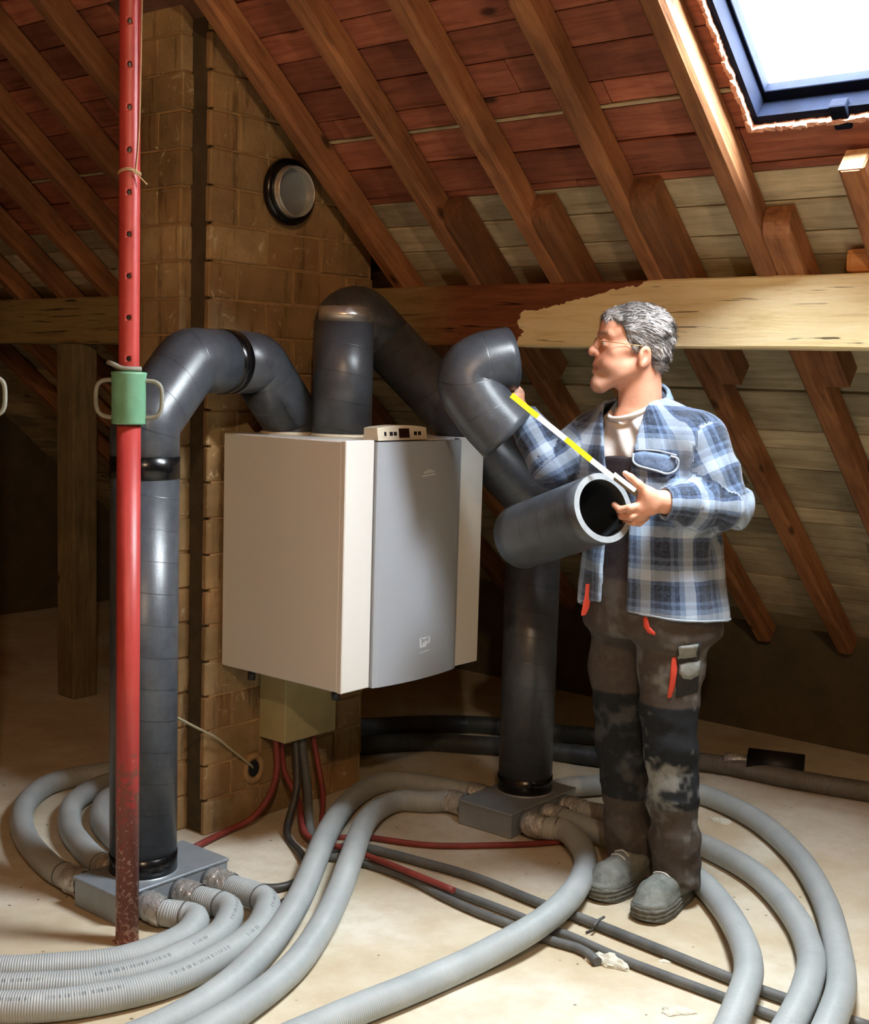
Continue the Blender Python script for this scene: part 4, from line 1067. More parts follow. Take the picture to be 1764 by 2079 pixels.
# ---------------------------------------------------------------- hands
def hand_left(p):
    D = -.262
    W = L(1352, 1020, -.25); k = L(1300, 1020, D)
    d = cone(p, L(1372, 1022, -.24), W, .031, .029)
    d = smin(d, cone(p, W, L(1318, 1012, D), .027, .026), .02)
    d = smin(d, cone(p, L(1312, 1004, D), L(1300, 1042, D + .006), .020, .019), .02)
    d = smin(d, cone(p, L(1322, 1030, D), L(1298, 1034, D), .022, .019), .016)
    # thumb up along the rule
    d = smin(d, chain(p, [L(1318, 1006, D - .004), L(1296, 984, D - .012), L(1280, 970, D - .012), L(1269, 961, D - .010)], [.017, .0125, .0105, .0078], .006), .010)
    # index finger hooked over the rim, tip upward
    d = smin(d, chain(p, [L(1302, 1026, D - .002), L(1278, 1032, D - .018), L(1258, 1035, D - .006), L(1247, 1025, D + .008)], [.0125, .0115, .0098, .0080], .004), .006)
    # middle, ring and little fingers, closed around the wall of the pipe one behind the other
    f = chain(p, [L(1300, 1042, D), L(1280, 1049, D - .012), L(1262, 1048, D + .006), L(1256, 1038, D + .022)], [.0122, .0112, .0098, .008], .004); d = smin(d, f, .005)
    f = chain(p, [L(1304, 1050, D + .012), L(1286, 1060, D + .004), L(1270, 1057, D + .022), L(1264, 1046, D + .036)], [.0115, .0105, .0092, .0076], .004); d = smin(d, f, .005)
    f = chain(p, [L(1312, 1050, D + .024), L(1298, 1062, D + .022), L(1284, 1061, D + .038), L(1277, 1052, D + .05)], [.0100, .0092, .0082, .0070], .004); d = smin(d, f, .005)
    return d
PL, FL_ = snet(hand_left, np.minimum.reduce([L(1240, 1075, -.30), L(1240, 950, -.30)]) - .005, np.maximum.reduce([L(1375, 950, -.16), L(1375, 1000, -.16)]) + .005, .0024)
def hand_right(p):
    D = .21
    W = L(1056, 838, D - .01)
    d = cone(p, L(1064, 858, D - .015), W, .030, .027)
    d = smin(d, cone(p, W, L(1040, 800, D), .026, .026), .02)
    d = smin(d, cone(p, L(1050, 800, D), L(1036, 788, D), .021, .019), .018)
    K = [(1046, 786, 0.), (1038, 780, -.012), (1030, 780, -.026), (1024, 786, -.04)]
    for i, (x, y, o) in enumerate(K):      # four fingers over the top edge of the bend, bending down on its near side
        s = [1., 1.08, 1., .82][i]
        f = chain(p, [L(x, y, D + o), L(x - 12 * s, y - 22 * s, D + o), L(x - 30 * s, y - 27 * s, D + o - .004), L(x - 42 * s, y - 18 * s, D + o - .008)], [.0118, .0108, .0096, .008], .004); d = smin(d, f, .006)
    d = smin(d, chain(p, [L(1044, 812, D - .018), L(1026, 806, D - .035), L(1014, 792, D - .042), L(1010, 776, D - .044)], [.016, .0125, .0105, .0085], .005), .01)   # thumb
    return d
PR, FR_ = snet(hand_right, L(970, 870, .13) - np.array([.0, .05, .0]), L(1085, 735, .27) + np.array([0, .0, 0]), .0026)
def arms_core(p):
    d = chain(p, [SHL, ELL, L(1366, 1021, -.245)], [.05, .04, .029], .02)
    d = np.minimum(d, chain(p, [SHR, ELR, L(1062, 854, .18)], [.05, .04, .029], .02))
    t, u, v = loft(p, shrink(PROF, .045)); return smin(d, np.maximum(np.maximum(t, .82 - p[:, 2]), p[:, 2] - 1.42), .03)
PC, FC_ = snet(arms_core, (-.46, -.36, .80), (.34, .33, 1.50), .014)
allP = np.concatenate([P1, PL, PR, PC]); o1, o2, o3 = len(P1), len(P1) + len(PL), len(P1) + len(PL) + len(PR)
allF = np.concatenate([F1_, FL_ + o1, FR_ + o2, FC_ + o3])
me = np_me(allP, allF, 'body'); C = skin_col(allP)
# paler nails on the visible finger tips
for tip in (L(1247, 1022, -.262), L(1268, 959, -.276)):
    w = np.clip(1 - np.linalg.norm(allP - tip, axis=1) / .009, 0, 1); C = C * (1 - w[:, None] * .6) + l3('e8c8b8') * w[:, None] * .6
colattr(me, C)
t = NT('skin'); at = t.n('ShaderNodeAttribute', attribute_name='Col'); t.col(at.outputs['Color']); t.rough(.5)
t.b.inputs['Subsurface Weight'].default_value = .12; t.b.inputs['Subsurface Radius'].default_value = (.012, .004, .002); t.b.inputs['Subsurface Scale'].default_value = .6
t.bump(t.noise(t.coord(), 260, 3), .12, .002); MAT['skin'] = t.m
body = link('body', me, 'skin', man)

# ---------------------------------------------------------------- hair
HPX = [(1196, 600), (1214, 640), (1226, 655), (1243, 652), (1257, 661), (1262, 684), (1272, 702), (1280, 719), (1287, 718), (1290, 705), (1303, 703), (1313, 712), (1315, 735), (1320, 752), (1335, 762), (1352, 766), (1372, 764), (1400, 700), (1400, 580), (1196, 580)]
HP = [((L(*q) - HC)[0], (L(*q) - HC)[2]) for q in HPX]
def hair(p):
    q = p - HC; s = q.copy(); s[:, 1] = np.abs(s[:, 1])
    d = ell(s, (.014, 0, .030), (.103, .080, .090)); d = smin(d, ell(s, (-.048, 0, .055), (.05, .062, .046)), .03)
    d = smin(d, ell(s, (.052, 0, -.03), (.046, .064, .06)), .03)
    d = d - .001
    n = vnoise(p * np.array([1, 1, 1.6]), 50, 1) * .0034 + vnoise(p * np.array([.7, 1, 1.8]), 130, 2) * .0016
    pl = poly2(q[:, 0] + vnoise(p, 90, 8) * .004, q[:, 2] + vnoise(p, 90, 9) * .004, HP)
    return smax(d - n, pl, .006)
Ph, Fh = snet(hair, HC + np.array([-.13, -.10, -.11]), HC + np.array([.135, .10, .14]), .0027)
me = np_me(Ph, Fh, 'hair')
t = NT('grey_hair'); at = t.n('ShaderNodeAttribute', attribute_name='Col'); b = t.noise(t.coord((.4, 1, 2)), 190, 4, .7, .6)
c = t.ramp(t.math('MULTIPLY_ADD', b, .5, t.math('SUBTRACT', at.outputs['Fac'], .25)), [(.22, '35312f'), (.42, '6f6a67'), (.6, 'a29c98'), (.8, 'd0cac6')]); t.col(c); t.rough(.55); MAT['hair'] = t.m
nv = len(Ph); eps = .002; gr = np.stack([hair(Ph + eps * e) - hair(Ph - eps * e) for e in np.eye(3)], 1); gr /= np.linalg.norm(gr, axis=1)[:, None] + 1e-9
pick = rng.choice(nv, 13000); Q0 = Ph[pick]; N0 = gr[pick]
flow = np.array([.75, 0, -.35]) + np.stack([vnoise(Q0, 26, 81), vnoise(Q0, 26, 82), vnoise(Q0, 26, 83)], 1) * .9
flow -= N0 * (flow * N0).sum(1)[:, None]; flow /= np.linalg.norm(flow, axis=1)[:, None] + 1e-9
ln = rng.uniform(.012, .024, len(pick))[:, None]; side = np.cross(flow, N0) * .0008; VV = []; FF = []
seg = []
for k in range(5):
    s_ = k / 4; q = Q0 - N0 * .002 + flow * ln * s_ + N0 * ln * (.75 * s_ - .6 * s_ * s_) + np.stack([vnoise(Q0 + s_ * .02, 70, 84), vnoise(Q0 + s_ * .02, 70, 85), vnoise(Q0 + s_ * .02, 70, 86)], 1) * .0035 * s_
    w = 1 - .7 * s_; seg += [q - side * w, q + side * w]
VV = np.stack(seg, 1).reshape(-1, 3); bi = (np.arange(len(pick)) * 10)[:, None, None]; pat = np.array([[2 * k, 2 * k + 1, 2 * k + 3, 2 * k + 2] for k in range(4)])[None]
FF = (bi + pat).reshape(-1, 4)
bpy.data.meshes.remove(me); me = np_me(np.concatenate([Ph, VV]), np.concatenate([Fh, FF + nv]), 'hair')
tint = np.concatenate([np.full(nv, .42), np.repeat(np.clip(.48 + .5 * vnoise(Q0, 34, 87) + rng.normal(0, .24, len(pick)), 0, 1), 10)]); colattr(me, np.stack([tint] * 3, 1))
link('hair', me, 'hair', man)

# ---------------------------------------------------------------- glasses
gl = bpy.data.objects.new('glasses', None); COL.objects.link(gl); gl.parent = man; gl['label'] = 'thin metal spectacles'
MAT['gold'] = simple('thin_gold_frame', 'c89a6a', .25, 1.0)
for s in (-1, 1):
    ring = [HC + np.array([-.114 - .002 * math.cos(a) + .010 * abs(s * .034 + .022 * math.cos(a)) / .056, s * .034 + .0225 * math.cos(a), .001 + .0165 * math.sin(a)]) for a in np.linspace(0, 2 * math.pi, 29)]
    link('rim', tube_me(ring, .0009, 8), 'gold', gl)
    lens = me_from(ring[:-1], [tuple(range(28))]); link('lens', lens, 'pane', gl)
    link('temple', tube_me(smooth_path([HC + np.array([-.106, s * .058, .006]), HC + np.array([-.08, s * .068, .004]), HC + np.array([-.02, s * .079, -.002]), HC + np.array([.014, s * .083, -.006])], 5), .0010, 8), 'gold', gl)
link('bridge', tube_me([HC + np.array([-.115, y, .006 + .002 * math.cos(y * 140)]) for y in np.linspace(-.012, .012, 7)], .0010, 8), 'gold', gl)

# ---------------------------------------------------------------- white T-shirt
def folds(p, amp, f, sd): return amp * (vnoise(p * np.array([1, 1, 1.]), f, sd) + .5 * vnoise(p, f * 2.1, sd + 1))
def tee(p):
    t, u, v = loft(p, shrink(PROF, .022)); d = np.maximum(t, 1.02 - p[:, 2])
    q = p.copy(); ax = np.array([.5, -.5, .7]); ax /= np.linalg.norm(ax); w = (p @ ax)
    d = d + .006 * np.sin(w * 105 + 2.5 * vnoise(p, 9, 3)) * np.clip((1.46 - p[:, 2]) / .05, 0, 1) * .95 + folds(p, .004, 16, 11)
    nk = cone(p, NB + np.array([-.012, -.006, -.10]), HC + np.array([.0, 0, -.10]), .075, .062)
    # scoop for the neck, with a rib band round it
    sc = (p - (NB + np.array([-.02, -.012, .012]))) @ np.array([-.42, -.22, .88]); d = smax(d, sc, .006)
    return d
Pt, Ft = snet(tee, (-.26, -.24, 1.0), (.28, .24, 1.53), .006)
MAT['tee'] = simple('white_cotton', 'e4ded8', .9, 0, 'd2cac4', 30, .15)
tee_o = tag(link('t_shirt', np_me(Pt, Ft, 't_shirt'), 'tee', man), 'white crew neck T-shirt')
a = np.linspace(0, 2 * math.pi, 49)
NCc = NB + np.array([-.018, -.012, .014]); nx_ = np.array([.906, 0, .424]); ny_ = np.array([-.09, .97, .2])
rim = [NCc + nx_ * .072 * math.cos(q) + ny_ * .070 * math.sin(q) for q in a]
link('neck_band', tube_me(rim, .0075, 10, False, flat=1.3), 'tee', tee_o)

# ---------------------------------------------------------------- bib trousers
LEG_L = [(L(1362, 1275, -.075), .104), (L(1362, 1345, -.085), .097), (L(1358, 1430, -.09), .083), (L(1362, 1520, -.095), .073), (L(1366, 1610, -.085), .071), (L(1369, 1700, -.07), .070), (L(1369, 1790, -.065), .069)]
LEG_R = [(L(1268, 1275, .07), .100), (L(1260, 1345, .075), .094), (L(1264, 1430, .08), .086), (L(1266, 1520, .08), .079), (L(1274, 1600, .08), .074), (L(1280, 1690, .085), .072), (L(1284, 1768, .085), .071)]
BIBTOP = 1.325
def trous(p):
    t, u, v = loft(p, shrink(PROF, .014)); tp = np.where(v > .03, BIBTOP - np.clip(np.abs(u) - .085, 0, 1) * 3.5, 1.02); body = smax(smax(t, p[:, 2] - tp, .004), .80 - p[:, 2], .03)
    dl = chain(p, [q for q, r in LEG_L], [r for q, r in LEG_L], .02); dr = chain(p, [q for q, r in LEG_R], [r for q, r in LEG_R], .02)
    leg = np.minimum(dl, dr); d = smin(body, leg, .04)
    z = p[:, 2]; low = np.clip((.75 - z) / .3, 0, 1)
    d = d + folds(p * np.array([1, 1, 1.5]), .007, 11, 21) * (.4 + .6 * low) + .0022 * np.sin(z * 75 + 3 * vnoise(p, 8, 5) + p[:, 0] * 30) * np.clip((.30 - z) / .15, 0, 1) - .0065 * np.clip(1 - 3.2 * np.abs(vnoise(p * np.array([1.2, 1.2, 1]), 13, 25)), 0, 1) * low + .0018 * np.sin(z * 60 + 4 * vnoise(p, 6, 9) + p[:, 0] * 20) * low
    zl = LEG_L[-1][0][2] - .012 + .012 * vnoise(p, 12, 33); zr = LEG_R[-1][0][2] - .012; cl = np.where(dl < dr, zl, zr)
    return smax(d, cl - z, .006)
Pq, Fq = snet(trous, (-.24, -.30, .03), (.27, .30, 1.36), .0085)
Pq = relax(Pq, Fq, 1, .4)
me = np_me(Pq, Fq, 'work_trousers')
# colour: brown above, black knee/shin panels with plaster dust
dl = chain(Pq, [q for q, r in LEG_L], [r for q, r in LEG_L], .02); dr = chain(Pq, [q for q, r in LEG_R], [r for q, r in LEG_R], .02)
left = (dl < dr)
kz1 = np.where(left, L(1362, 1424, -.09)[2], L(1262, 1392, .08)[2]); kz0 = np.where(left, L(1366, 1632, -.08)[2], L(1274, 1610, .08)[2])
C = np.tile(l3('4f4741'), (len(Pq), 1)); n1 = vnoise(Pq, 14, 41); n2 = vnoise(Pq, 38, 42); n3 = vnoise(Pq, 90, 43)
pan = (Pq[:, 2] < kz1) & (Pq[:, 2] > kz0); C[pan] = l3('23262a')
C[Pq[:, 2] > .97] = l3('3a3236')
dust = np.clip((n1 * .6 + n2 * .45 + n3 * .3 - .02) * 2.2, 0, 1) * np.clip((1.0 - Pq[:, 2]) / .3, 0, 1)
dust *= np.where(pan & left, 1.0, np.where(left, .55, .2)); C = C * (1 - dust[:, None] * .75) + l3('9a9c98') * dust[:, None] * .75
lowd = np.clip((.2 - Pq[:, 2]) / .2, 0, 1) * .15; C = C * (1 - lowd[:, None]) + l3('7c726a') * lowd[:, None]
colattr(me, C)
t = NT('work_cloth'); at = t.n('ShaderNodeAttribute', attribute_name='Col'); v = t.coord(); c = t.mix(t.ramp(t.noise(v, 50, 5, .7), [(.35, 0.25), (.65, 0.0)]), at.outputs['Color'], '1c1a18')
t.col(c); t.rough(.9); t.b.inputs['Specular IOR Level'].default_value = .2; t.bump(t.noise(v, 45, 5, .7), .35, .006); MAT['cloth'] = t.m
tr_o = tag(link('work_trousers', me, 'cloth', man), 'brown and black dusty bib work trousers')
def surf(f, p, d, s0=.25):
    """march from outside along d onto the implicit surface (closest approach where the ray misses)"""
    d = np.asarray(d, float); q = np.asarray(p, float) - d * s0; S = np.linspace(0, s0 + .45, 90)
    v = f(q + S[:, None] * d); i = int(np.argmax(v < 0)) if (v < 0).any() else int(np.argmin(v))
    if v[i] < 0 and i > 0: t = S[i - 1] + (S[i] - S[i - 1]) * v[i - 1] / (v[i - 1] - v[i])
    else: t = S[i]
    return q + d * t
VIEW = np.array([0, 1., 0])
def patch(name, f, pix, mat, parent, dy0=-.1, lift=.003, n=10, th=.004):
    """a cloth patch with a pixel outline, draped on the implicit surface f"""
    pts = [np.array(q, float) for q in pix]; c = sum(pts) / len(pts); V = [surf(f, L(c[0], c[1], dy0), VIEW) - VIEW * lift]; m = len(pts); ringn = 4
    for r in range(1, ringn + 1):
        for q in pts:
            w = c + (q - c) * r / ringn; V.append(surf(f, L(w[0], w[1], dy0), VIEW) - VIEW * (lift if r < ringn else lift * .3))
    F = [(0, 1 + i, 1 + (i + 1) % m) for i in range(m)]
    for r in range(ringn - 1):
        for i in range(m): a = 1 + r * m + i; b = 1 + r * m + (i + 1) % m; F.append((a, a + m, b + m, b))
    mm = me_from(V, F); bm = bmesh.new(); bm.from_mesh(mm); o = link(name, bm_me(bm), mat, parent, True)
    sm = o.modifiers.new('thick', 'SOLIDIFY'); sm.thickness = th; sm.offset = 0; return o
def rect(x0, y0, x1, y1, n=6, sk=0):
    P = []
    for a, b in (((x0, y0), (x1, y0 + sk)), ((x1, y0 + sk), (x1, y1 + sk)), ((x1, y1 + sk), (x0, y1)), ((x0, y1), (x0, y0))):
        P += [(a[0] + (b[0] - a[0]) * k / n, a[1] + (b[1] - a[1]) * k / n) for k in range(n)]
    return P
MAT['red_trim'] = simple('red_piping', 'd2452f', .7); MAT['dusty_flap'] = simple('dusty_pocket_cloth', '6f716c', .9, 0, '8f918b', 45, .4); MAT['black_cloth'] = simple('black_canvas', '1d1d1d', .9, 0, '2c2b29', 40, .3)
patch('pocket_trim', trous, [(1366, 1338), (1374, 1335), (1376, 1360), (1372, 1395), (1366, 1420), (1358, 1422), (1362, 1390), (1364, 1362)], 'red_trim', tr_o, -.2, .004)
patch('cargo_pocket', trous, rect(1375, 1312, 1424, 1420, 5, -6), 'black_cloth', tr_o, -.2, .003)
patch('pocket_flap', trous, rect(1377, 1312, 1418, 1340, 5, -3), 'dusty_flap', tr_o, -.2, .008)
patch('pocket_flap', trous, [(1380, 1350), (1400, 1346), (1425, 1346), (1427, 1362), (1422, 1376), (1405, 1383), (1388, 1380), (1380, 1368)], 'dusty_flap', tr_o, -.2, .009)
patch('hip_pocket_trim', trous, [(1309, 1256), (1316, 1256), (1317, 1270), (1322, 1280), (1332, 1287), (1330, 1291), (1318, 1287), (1310, 1276)], 'red_trim', tr_o, -.2, .004)
V = []
for k in range(7):
    x, y = [(1194, 1186), (1194, 1198), (1193, 1210), (1191, 1222), (1189, 1234), (1186, 1244), (1184, 1250)][k]; w = [5, 6, 6, 7, 7, 6, 4][k]
    V += [L(x - w, y, -.035), L(x + w, y - 1, -.035), L(x + w, y - 1, -.031), L(x - w, y, -.031)]
F = [(i * 4 + k, i * 4 + (k + 1) % 4, i * 4 + 4 + (k + 1) % 4, i * 4 + 4 + k) for i in range(6) for k in range(4)] + [(0, 1, 2, 3), (27, 26, 25, 24)]
mm = me_from(V, F); bm = bmesh.new(); bm.from_mesh(mm); link('hammer_loop', bm_me(bm), 'red_trim', tr_o)

# ---------------------------------------------------------------- flannel shirt
HEM = L(1330, 1232)[2]
def sleeves(p):
    l = chain(p, [SHL, SHL + (ELL - SHL) * .5, ELL, ELL + (WRL - ELL) * .6, WRL + (WRL - ELL) * .06], [.066, .068, .064, .052, .045], .02)
    r = chain(p, [SHR, SHR + (ELR - SHR) * .5, ELR, ELR + (WRR - ELR) * .6, WRR + (WRR - ELR) * .06], [.072, .068, .062, .052, .046], .02)
    return l, r
def shirt_outer(p):
    t, u, v = loft(p, PROF); low = np.clip((1.05 - p[:, 2]) / .2, 0, 1)
    t = smax(t, p[:, 2] - 1.49, .02)
    l, r = sleeves(p); tz = smin(cone(p, NB + np.array([.045, .0, -.012]), SHL + np.array([-.004, .01, .006]), .048, .066), cone(p, NB + np.array([-.02, .05, -.02]), SHR + np.array([.004, 0, .006]), .048, .066), .03)
    t = smin(t, tz, .05); d = smin(t, l, .055); d = smin(d, r, .05)
    # folds: diagonal pulls over the arm, deep creases at the elbow
    pe = p - ELL; el = np.exp(-(np.linalg.norm(pe * np.array([.75, 1, 1]), axis=1) / .13) ** 2)
    ax = np.array([.80, .1, -.25]); d = d + el * .0075 * np.sin((p @ ax) * 130 + 2.2 * vnoise(p, 14, 51))
    d = d + folds(p * np.array([1, 1, .7]), .006, 10, 61) + .004 * low * np.sin(np.arctan2(v, u) * 9 + 2 * vnoise(p, 6, 62))
    return d, t, l, r, u, v
WDL = (WRL - ELL) / np.linalg.norm(WRL - ELL); WDR = (WRR - ELR) / np.linalg.norm(WRR - ELR)
def open_w(z): return np.interp(z, [.8, 1.0, 1.25, 1.40, 1.47, 1.52], [.048, .046, .040, .062, .078, .085])
def shirt(p):
    d, t, l, r, u, v = shirt_outer(p)
    sh = smax(d, -(d + .012), .003)
    z = p[:, 2]
    hem = HEM - .022 * np.cos(np.arctan2(v, u) * 2) + .010 * np.sin(np.arctan2(v, u) * 3 + 1)
    sh = smax(sh, hem - z, .004)
    op = np.maximum(np.abs(u + .012) - open_w(z), .02 - v); op = np.where((l < .03) | (r < .03), np.maximum(op, .05 - np.minimum(l, r)), op); sh = smax(sh, -op, .004)
    nk = cone(p, NB + np.array([-.012, 0, -.03]), HC + np.array([.01, 0, -.06]), .074, .085); sh = smax(sh, -nk, .006)
    for W, D in ((WRL, WDL), (WRR, WDR)):
        near = np.linalg.norm(p - W, axis=1) < .13; sh = np.where(near, np.maximum(sh, (p - W) @ D), sh)
    return sh
Ps, Fs = snet(shirt, (-.47, -.36, HEM - .05), (.36, .33, 1.52), .0068)
me = np_me(Ps, Fs, 'flannel_shirt')
d, t_, l_, r_, u_, v_ = shirt_outer(Ps)
uv = np.stack([np.arctan2(u_, -v_) * .20, Ps[:, 2], 0 * u_], 1)
def sleeve_uv(P, S, E, W, off):
    ab1, ab2 = E - S, W - E; l1, l2 = np.linalg.norm(ab1), np.linalg.norm(ab2)
    t1 = np.clip((P - S) @ ab1 / l1 ** 2, -.3, 1); t2 = np.clip((P - E) @ ab2 / l2 ** 2, 0, 1.2)
    c1 = S + t1[:, None] * ab1; c2 = E + t2[:, None] * ab2; use2 = np.linalg.norm(P - c2, axis=1) < np.linalg.norm(P - c1, axis=1)
    s = np.where(use2, l1 + t2 * l2, t1 * l1); ax = np.where(use2[:, None], ab2 / l2, ab1 / l1); q = P - np.where(use2[:, None], c2, c1)
    ref = np.array([0, 1., 0]); e1 = ref - ax * (ax @ ref)[:, None]; e1 /= np.linalg.norm(e1, axis=1)[:, None]; e2 = np.cross(ax, e1)
    return np.stack([np.arctan2((q * e2).sum(1), -(q * e1).sum(1)) * .065 + off, -s + 1.45, 0 * s], 1)
ml = (l_ < t_ - .004) & (l_ < r_); mr = (r_ < t_ - .004) & (r_ <= l_)
uv[ml] = sleeve_uv(Ps[ml], SHL, ELL, WRL, .05); uv[mr] = sleeve_uv(Ps[mr], SHR, ELR, WRR, .05)
vecattr(me, uv, 'plaid')
def plaid_mat():
    t = NT('blue_plaid_flannel'); at = t.n('ShaderNodeAttribute', attribute_name='plaid'); sep = t.n('ShaderNodeSeparateXYZ')
    o = t.coord(); nz = t.n('ShaderNodeTexNoise', i_Scale=30., i_Detail=3.); t.link(o, nz.inputs['Vector'])
    ad = t.n('ShaderNodeVectorMath', operation='MULTIPLY_ADD'); t.link(nz.outputs['Color'], ad.inputs[0]); ad.inputs[1].default_value = (.006, .006, 0); t.link(at.outputs['Vector'], ad.inputs[2]); t.link(ad.outputs[0], sep.inputs[0])
    per = .122
    W = [(0, '141e32'), (.16, '283850'), (.22, '141e32'), (.36, '48597a'), (.46, 'a9b8c8'), (.70, '6f84a0'), (.82, '2f3f5a'), (.92, '586c8b')]
    a = t.ramp(t.math('FRACT', t.math('DIVIDE', t.math('ADD', sep.outputs[0], 5.03), per)), W, 'CONSTANT')
    b = t.ramp(t.math('FRACT', t.math('DIVIDE', t.math('ADD', sep.outputs[1], 5.045), per)), W, 'CONSTANT')
    c = t.mix(.5, a, b); fz = t.noise(o, 120, 4, .8)
    c = t.mix(t.ramp(fz, [(.35, 0.0), (.75, .16)]), c, 'aebccb')
    t.col(c); t.rough(.95); t.b.inputs['Specular IOR Level'].default_value = .15; t.b.inputs['Sheen Weight'].default_value = .25
    t.bump(t.mix(.5, fz, t.noise(o, 40, 4, .7)), .4, .005); return t.m
MAT['plaid'] = plaid_mat()
MAT['navy'] = simple('navy_lining', '141c2c', .9)
sh_o = tag(link('flannel_shirt', me, 'plaid', man), 'open blue and white plaid flannel overshirt')
# collar: band leaning round the back of the neck, folded over
V = []; Fc = []; UVc = []
nA = 40; pr = [(.066, -.03), (.068, .028), (.073, .036), (.080, .030), (.104, -.026), (.100, -.030), (.077, .016), (.072, .022), (.066, .014), (.061, -.03)]
NCl = NB + np.array([.008, .004, .012])
for i in range(nA + 1):
    a = math.radians(-132 + 264 * i / nA); fwd_a = abs(a) / math.radians(132)
    # a = 0 points to the back of the neck, opposite the chest
    dirx = -FB * math.cos(a) + LB * math.sin(a) * (1.0)
    drop = .098 * fwd_a ** 1.8; flare = 1 + .18 * fwd_a ** 2
    for k, (r, z) in enumerate(pr):
        zz = z + .042 - drop - (.02 * fwd_a ** 6 if k in (4, 5) else 0); q = NCl + np.array([dirx[0] * r * flare, dirx[1] * r * flare, zz]); V.append(q); UVc.append((a * .09, zz + .7 + r, 0))
m_ = len(pr)
for i in range(nA):
    for k in range(m_): a = i * m_ + k; b = i * m_ + (k + 1) % m_; Fc.append((a, b, b + m_, a + m_))
Fc += [tuple(range(m_)), tuple(nA * m_ + k for k in range(m_ - 1, -1, -1))]
me = me_from(V, Fc); vecattr(me, np.array(UVc), 'plaid'); me.materials.append(simple('collar_blue', '6f84a2', .95, 0, '8fa2bb', 40, .2)); me.materials.append(MAT['navy'])
for p in me.polygons:
    if len(p.vertices) == 4 and (p.index % m_) in (0, 9): p.material_index = 1
link('collar', me, None, sh_o, True)
shf = lambda p: shirt_outer(p)[0]
fp = [(1300, 926), (1320, 922), (1345, 925), (1372, 930), (1384, 934), (1386, 946), (1383, 956), (1374, 963), (1362, 966), (1345, 961), (1325, 956), (1308, 951), (1299, 942)]
MAT['flap'] = simple('blue_flap', '5a6d8b', .95, 0, '7487a3', 60, .3)
pk = patch('pocket_flap', shf, fp, 'flap', sh_o, -.25, .006, th=.005)
def piping(name, pix, r, mat, par, f=shf, lift=.006, closed=False):
    P = [surf(f, L(x, y, -.25), VIEW) - VIEW * lift for x, y in pix]
    if closed: P.append(P[0])
    link(name, tube_me(smooth_path(P, 4), r, 8), mat, par)
MAT['seam'] = simple('pale_seam', 'a4b0be', .9)
piping('flap_edge', fp[3:] + fp[:1], .0035, 'seam', pk, lift=.010)
piping('pocket_seam', [(1304, 919), (1345, 919), (1384, 928)], .0025, 'seam', sh_o, lift=.002)
piping('yoke_seam', [(1372, 810), (1395, 815), (1418, 827), (1436, 845), (1446, 862)], .0014, 'navy', sh_o, lift=.0)
H_ = []
for th in np.linspace(math.radians(70), math.radians(-20), 26):      # pale stitched hem of the near panel
    u_d = LB * math.cos(th) + FB * math.sin(th); z = HEM - .022 * math.cos(2 * th) + .010 * math.sin(3 * th + 1) + .006
    c_ = np.array([xc(1324, 1225), 0, z]); H_.append(surf(shf, c_ + np.array([*u_d, 0]) * .1, -np.array([*u_d, 0]), .3) + np.array([*u_d, 0]) * .0005)
link('hem_seam', tube_me(H_, .0026, 8), 'seam', sh_o)

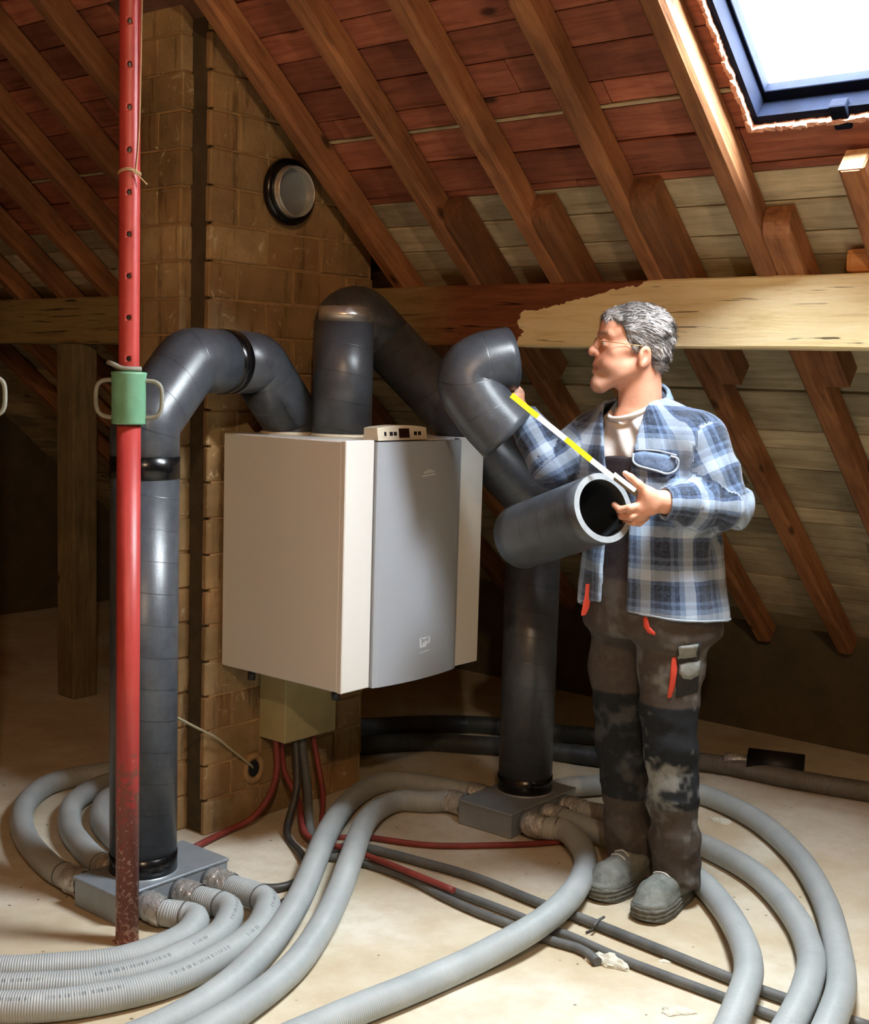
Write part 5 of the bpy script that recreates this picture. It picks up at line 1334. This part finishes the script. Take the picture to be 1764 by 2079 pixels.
# ---------------------------------------------------------------- boots
MAT['leather'] = simple('dusty_leather', '5c625e', .75, 0, '868a83', 26, .5); MAT['sole'] = simple('dusty_rubber', '4a4c48', .85, 0, '77776e', 60, .5); MAT['lace'] = simple('pale_lace', 'c9c9c2', .8)
def boot(toe, dirv, leg_end, label):
    toe = np.array(toe, float); dv = np.array([dirv[0], dirv[1], 0.]); dv /= np.linalg.norm(dv); sv = np.array([-dv[1], dv[0], 0.])
    o = bpy.data.objects.new('boot', None); COL.objects.link(o); o.parent = man; o['label'] = label
    LN = .295
    def fr(p): q = p - toe; return -(q @ dv), q @ sv, p[:, 2]          # distance back from the toe tip, side, up
    def foot2(x, y): 
        w = np.interp(x, [0, .04, .10, .17, .24, .295], [.030, .048, .052, .043, .039, .030]); return np.maximum(np.abs(y) - w, np.maximum(-x + .0 + y * y * 9, x - LN + y * y * 8))
    def sole(p):
        x, y, z = fr(p); e = foot2(x, y); g = .0025 * np.sin(z * 2 * math.pi / .0125); lift = .010 * np.clip(1 - x / .07, 0, 1) ** 2
        return smax(e - g - .006, np.abs(z - lift - .0215) - .0205, .006)
    def upper(p):
        x, y, z = fr(p); a = lambda s, w, h: toe - dv * s + sv * w + np.array([0, 0, h])
        d = ell(np.stack([x, y, z], 1), (.075, 0, .050), (.070, .050, .044))
        d = smin(d, cone(p, a(.08, 0, .062), a(.19, 0, .085), .044, .044), .03); d = smin(d, cone(p, a(.18, 0, .06), a(.25, 0, .065), .042, .038), .03)
        d = smin(d, cone(p, a(.20, 0, .08), a(.205, 0, .18), .050, .047), .03)
        d = smax(d, .036 - z, .006); d = smin(d, smax(foot2(x, y) - .001, np.abs(z - .044) - .012, .006), .012)
        cap = np.exp(-((x - .083 - y * y * 8) / .004) ** 2) * .002
        return d + folds(p, .0022, 30, 71) + cap
    c = toe - dv * .15; lo = c - np.array([.21, .21, c[2] + .004]); hi = c + np.array([.21, .21, .26 - c[2]])
    Pb, Fb = snet(upper, lo, np.array([hi[0], hi[1], .235]), .0048); u = link('upper', np_me(Pb, Fb, 'upper'), 'leather', o)
    Pb, Fb = snet(sole, lo, np.array([hi[0], hi[1], .06]), .0032); link('sole', np_me(Pb, Fb, 'sole'), 'sole', o)
    for k in range(3):
        s = .118 + .02 * k; h = .094 + .012 * k; pts = [toe - dv * s + sv * y + np.array([0, 0, h + .010 - 14 * y * y]) for y in np.linspace(-.026, .026, 7)]
        pts = [surf(upper, q, np.array([0, 0, -1.]), .06) + np.array([0, 0, .002]) for q in pts]; link('lace', tube_me(smooth_path(pts, 3), .0026, 8), 'lace', o)
    return o
tl, hl_ = LF(1302, 1876), LF(1392, 1812); boot(tl, (tl - hl_)[:2], None, 'dusty grey work boot on his left foot')
t2, h2 = LF(1205, 1833), LF(1305, 1786); boot(t2, (t2 - h2)[:2], None, 'dusty grey work boot on his right foot')

# ================================================================== THINGS IN HIS HANDS
A0 = toW(L(1225, 1031, -.275)); A1 = toW(L(1058, 1090, .06))
pp = empty('pipe_section', A0, 0, 'short open dark foam pipe with pale cut rim held in his left hand', 'pipe')
pipe_wall('foam_sleeve', resample([np.zeros(3), A1 - A0], .05), .097, .080, ['foam', 'foam_rim', 'foam_in'], pp, 48)
B = [toW(L(x, y, d)) for x, y, d in ((1036, 728, .18), (975, 742, .155), (950, 775, .145), (985, 835, .14), (1030, 885, .14))]
el = empty('duct_bend', B[0], 0, 'dark foam duct bend with open ends raised in his right hand', 'duct bend')
pb_ = resample(smooth_path([q - B[0] for q in B], 8), .02)
pipe_wall('foam_sleeve', pb_, .0965, .079, ['foam', 'foam_rim', 'foam_in'], el, 40)
# folding rule
ru = empty('folding_rule', toW(L(1276, 986, -.275)), 0, 'yellow and white folding rule pinched in his left hand', 'rule'); R0 = np.array(ru.location)
def slat(name, a, b, mat, off=0., w=.0075, th=.0016):
    a, b = toW(a) - R0, toW(b) - R0; d = (b - a) / np.linalg.norm(b - a); n = -EY - d * (d @ -EY); n /= np.linalg.norm(n); s = np.cross(d, n)
    V = [q + s * i * w + n * (off + j * th) for q in (a, b) for i in (-1, 1) for j in (-1, 1)]
    F = [(0, 1, 3, 2), (4, 6, 7, 5), (0, 4, 5, 1), (2, 3, 7, 6), (0, 2, 6, 4), (1, 5, 7, 3)]
    m = me_from(V, F); bm = bmesh.new(); bm.from_mesh(m); return link(name, bm_me(bm), mat, ru)
q = lambda x, y: L(x, y, -.285 + (1275 - x) * .0001)
slat('yellow_segment', q(1038, 802), q(1092, 846), 'yellow', .004); slat('white_segment', q(1092, 846), q(1138, 883), 'rule_white', .004)
slat('white_segment', q(1124, 872), q(1148, 891), 'rule_white'); slat('yellow_segment', q(1148, 891), q(1200, 934), 'yellow'); slat('white_segment', q(1200, 934), q(1246, 970), 'rule_white')
for k in range(4): slat('folded_section', q(1246 + k, 962 + k * 3.2), q(1290 + k, 996 + k * 3.2), 'rule_white' if k == 0 else 'rule_steel', -.003 - .0035 * k, .006, .0016)
o = link('hinge', lathe_me([(0, -.004), (.005, -.004), (.005, .004), (0, .004)], 14), 'steel', ru); align(o, toW(q(1131, 877)) - R0, -EY)

# ================================================================== BARE BULB BEHIND THE VIEWER (unseen, added as warm fill for the unit side and chimney)
BX, BY, BZ = -0.45, -0.55, 3.15
zc_ = (RC - RN[0] * (2 * RIDGE_X - BX)) / RN[2] + .04
lp = empty('fill_bulb', (BX, BY, BZ), 0, 'unseen bare warm bulb on a cord, added behind the viewer as fill', 'fill lamp')
link('cord', tube_me([(0, 0, .13), (0, 0, max(.3, zc_ - BZ))], .004, 8), 'black_plastic', lp)
link('socket', lathe_me([(0, .135), (.012, .135), (.02, .12), (.02, .06), (.014, .055), (0, .055)], 20), 'black_plastic', lp, True)
t = NT('fill_bulb_glow'); t.b.inputs['Emission Color'].default_value = (1.0, .74, .47, 1); t.b.inputs['Emission Strength'].default_value = 1500.0
bm = bmesh.new(); bmesh.ops.create_icosphere(bm, subdivisions=2, radius=.05); link('bulb', bm_me(bm), t.m, lp, True)
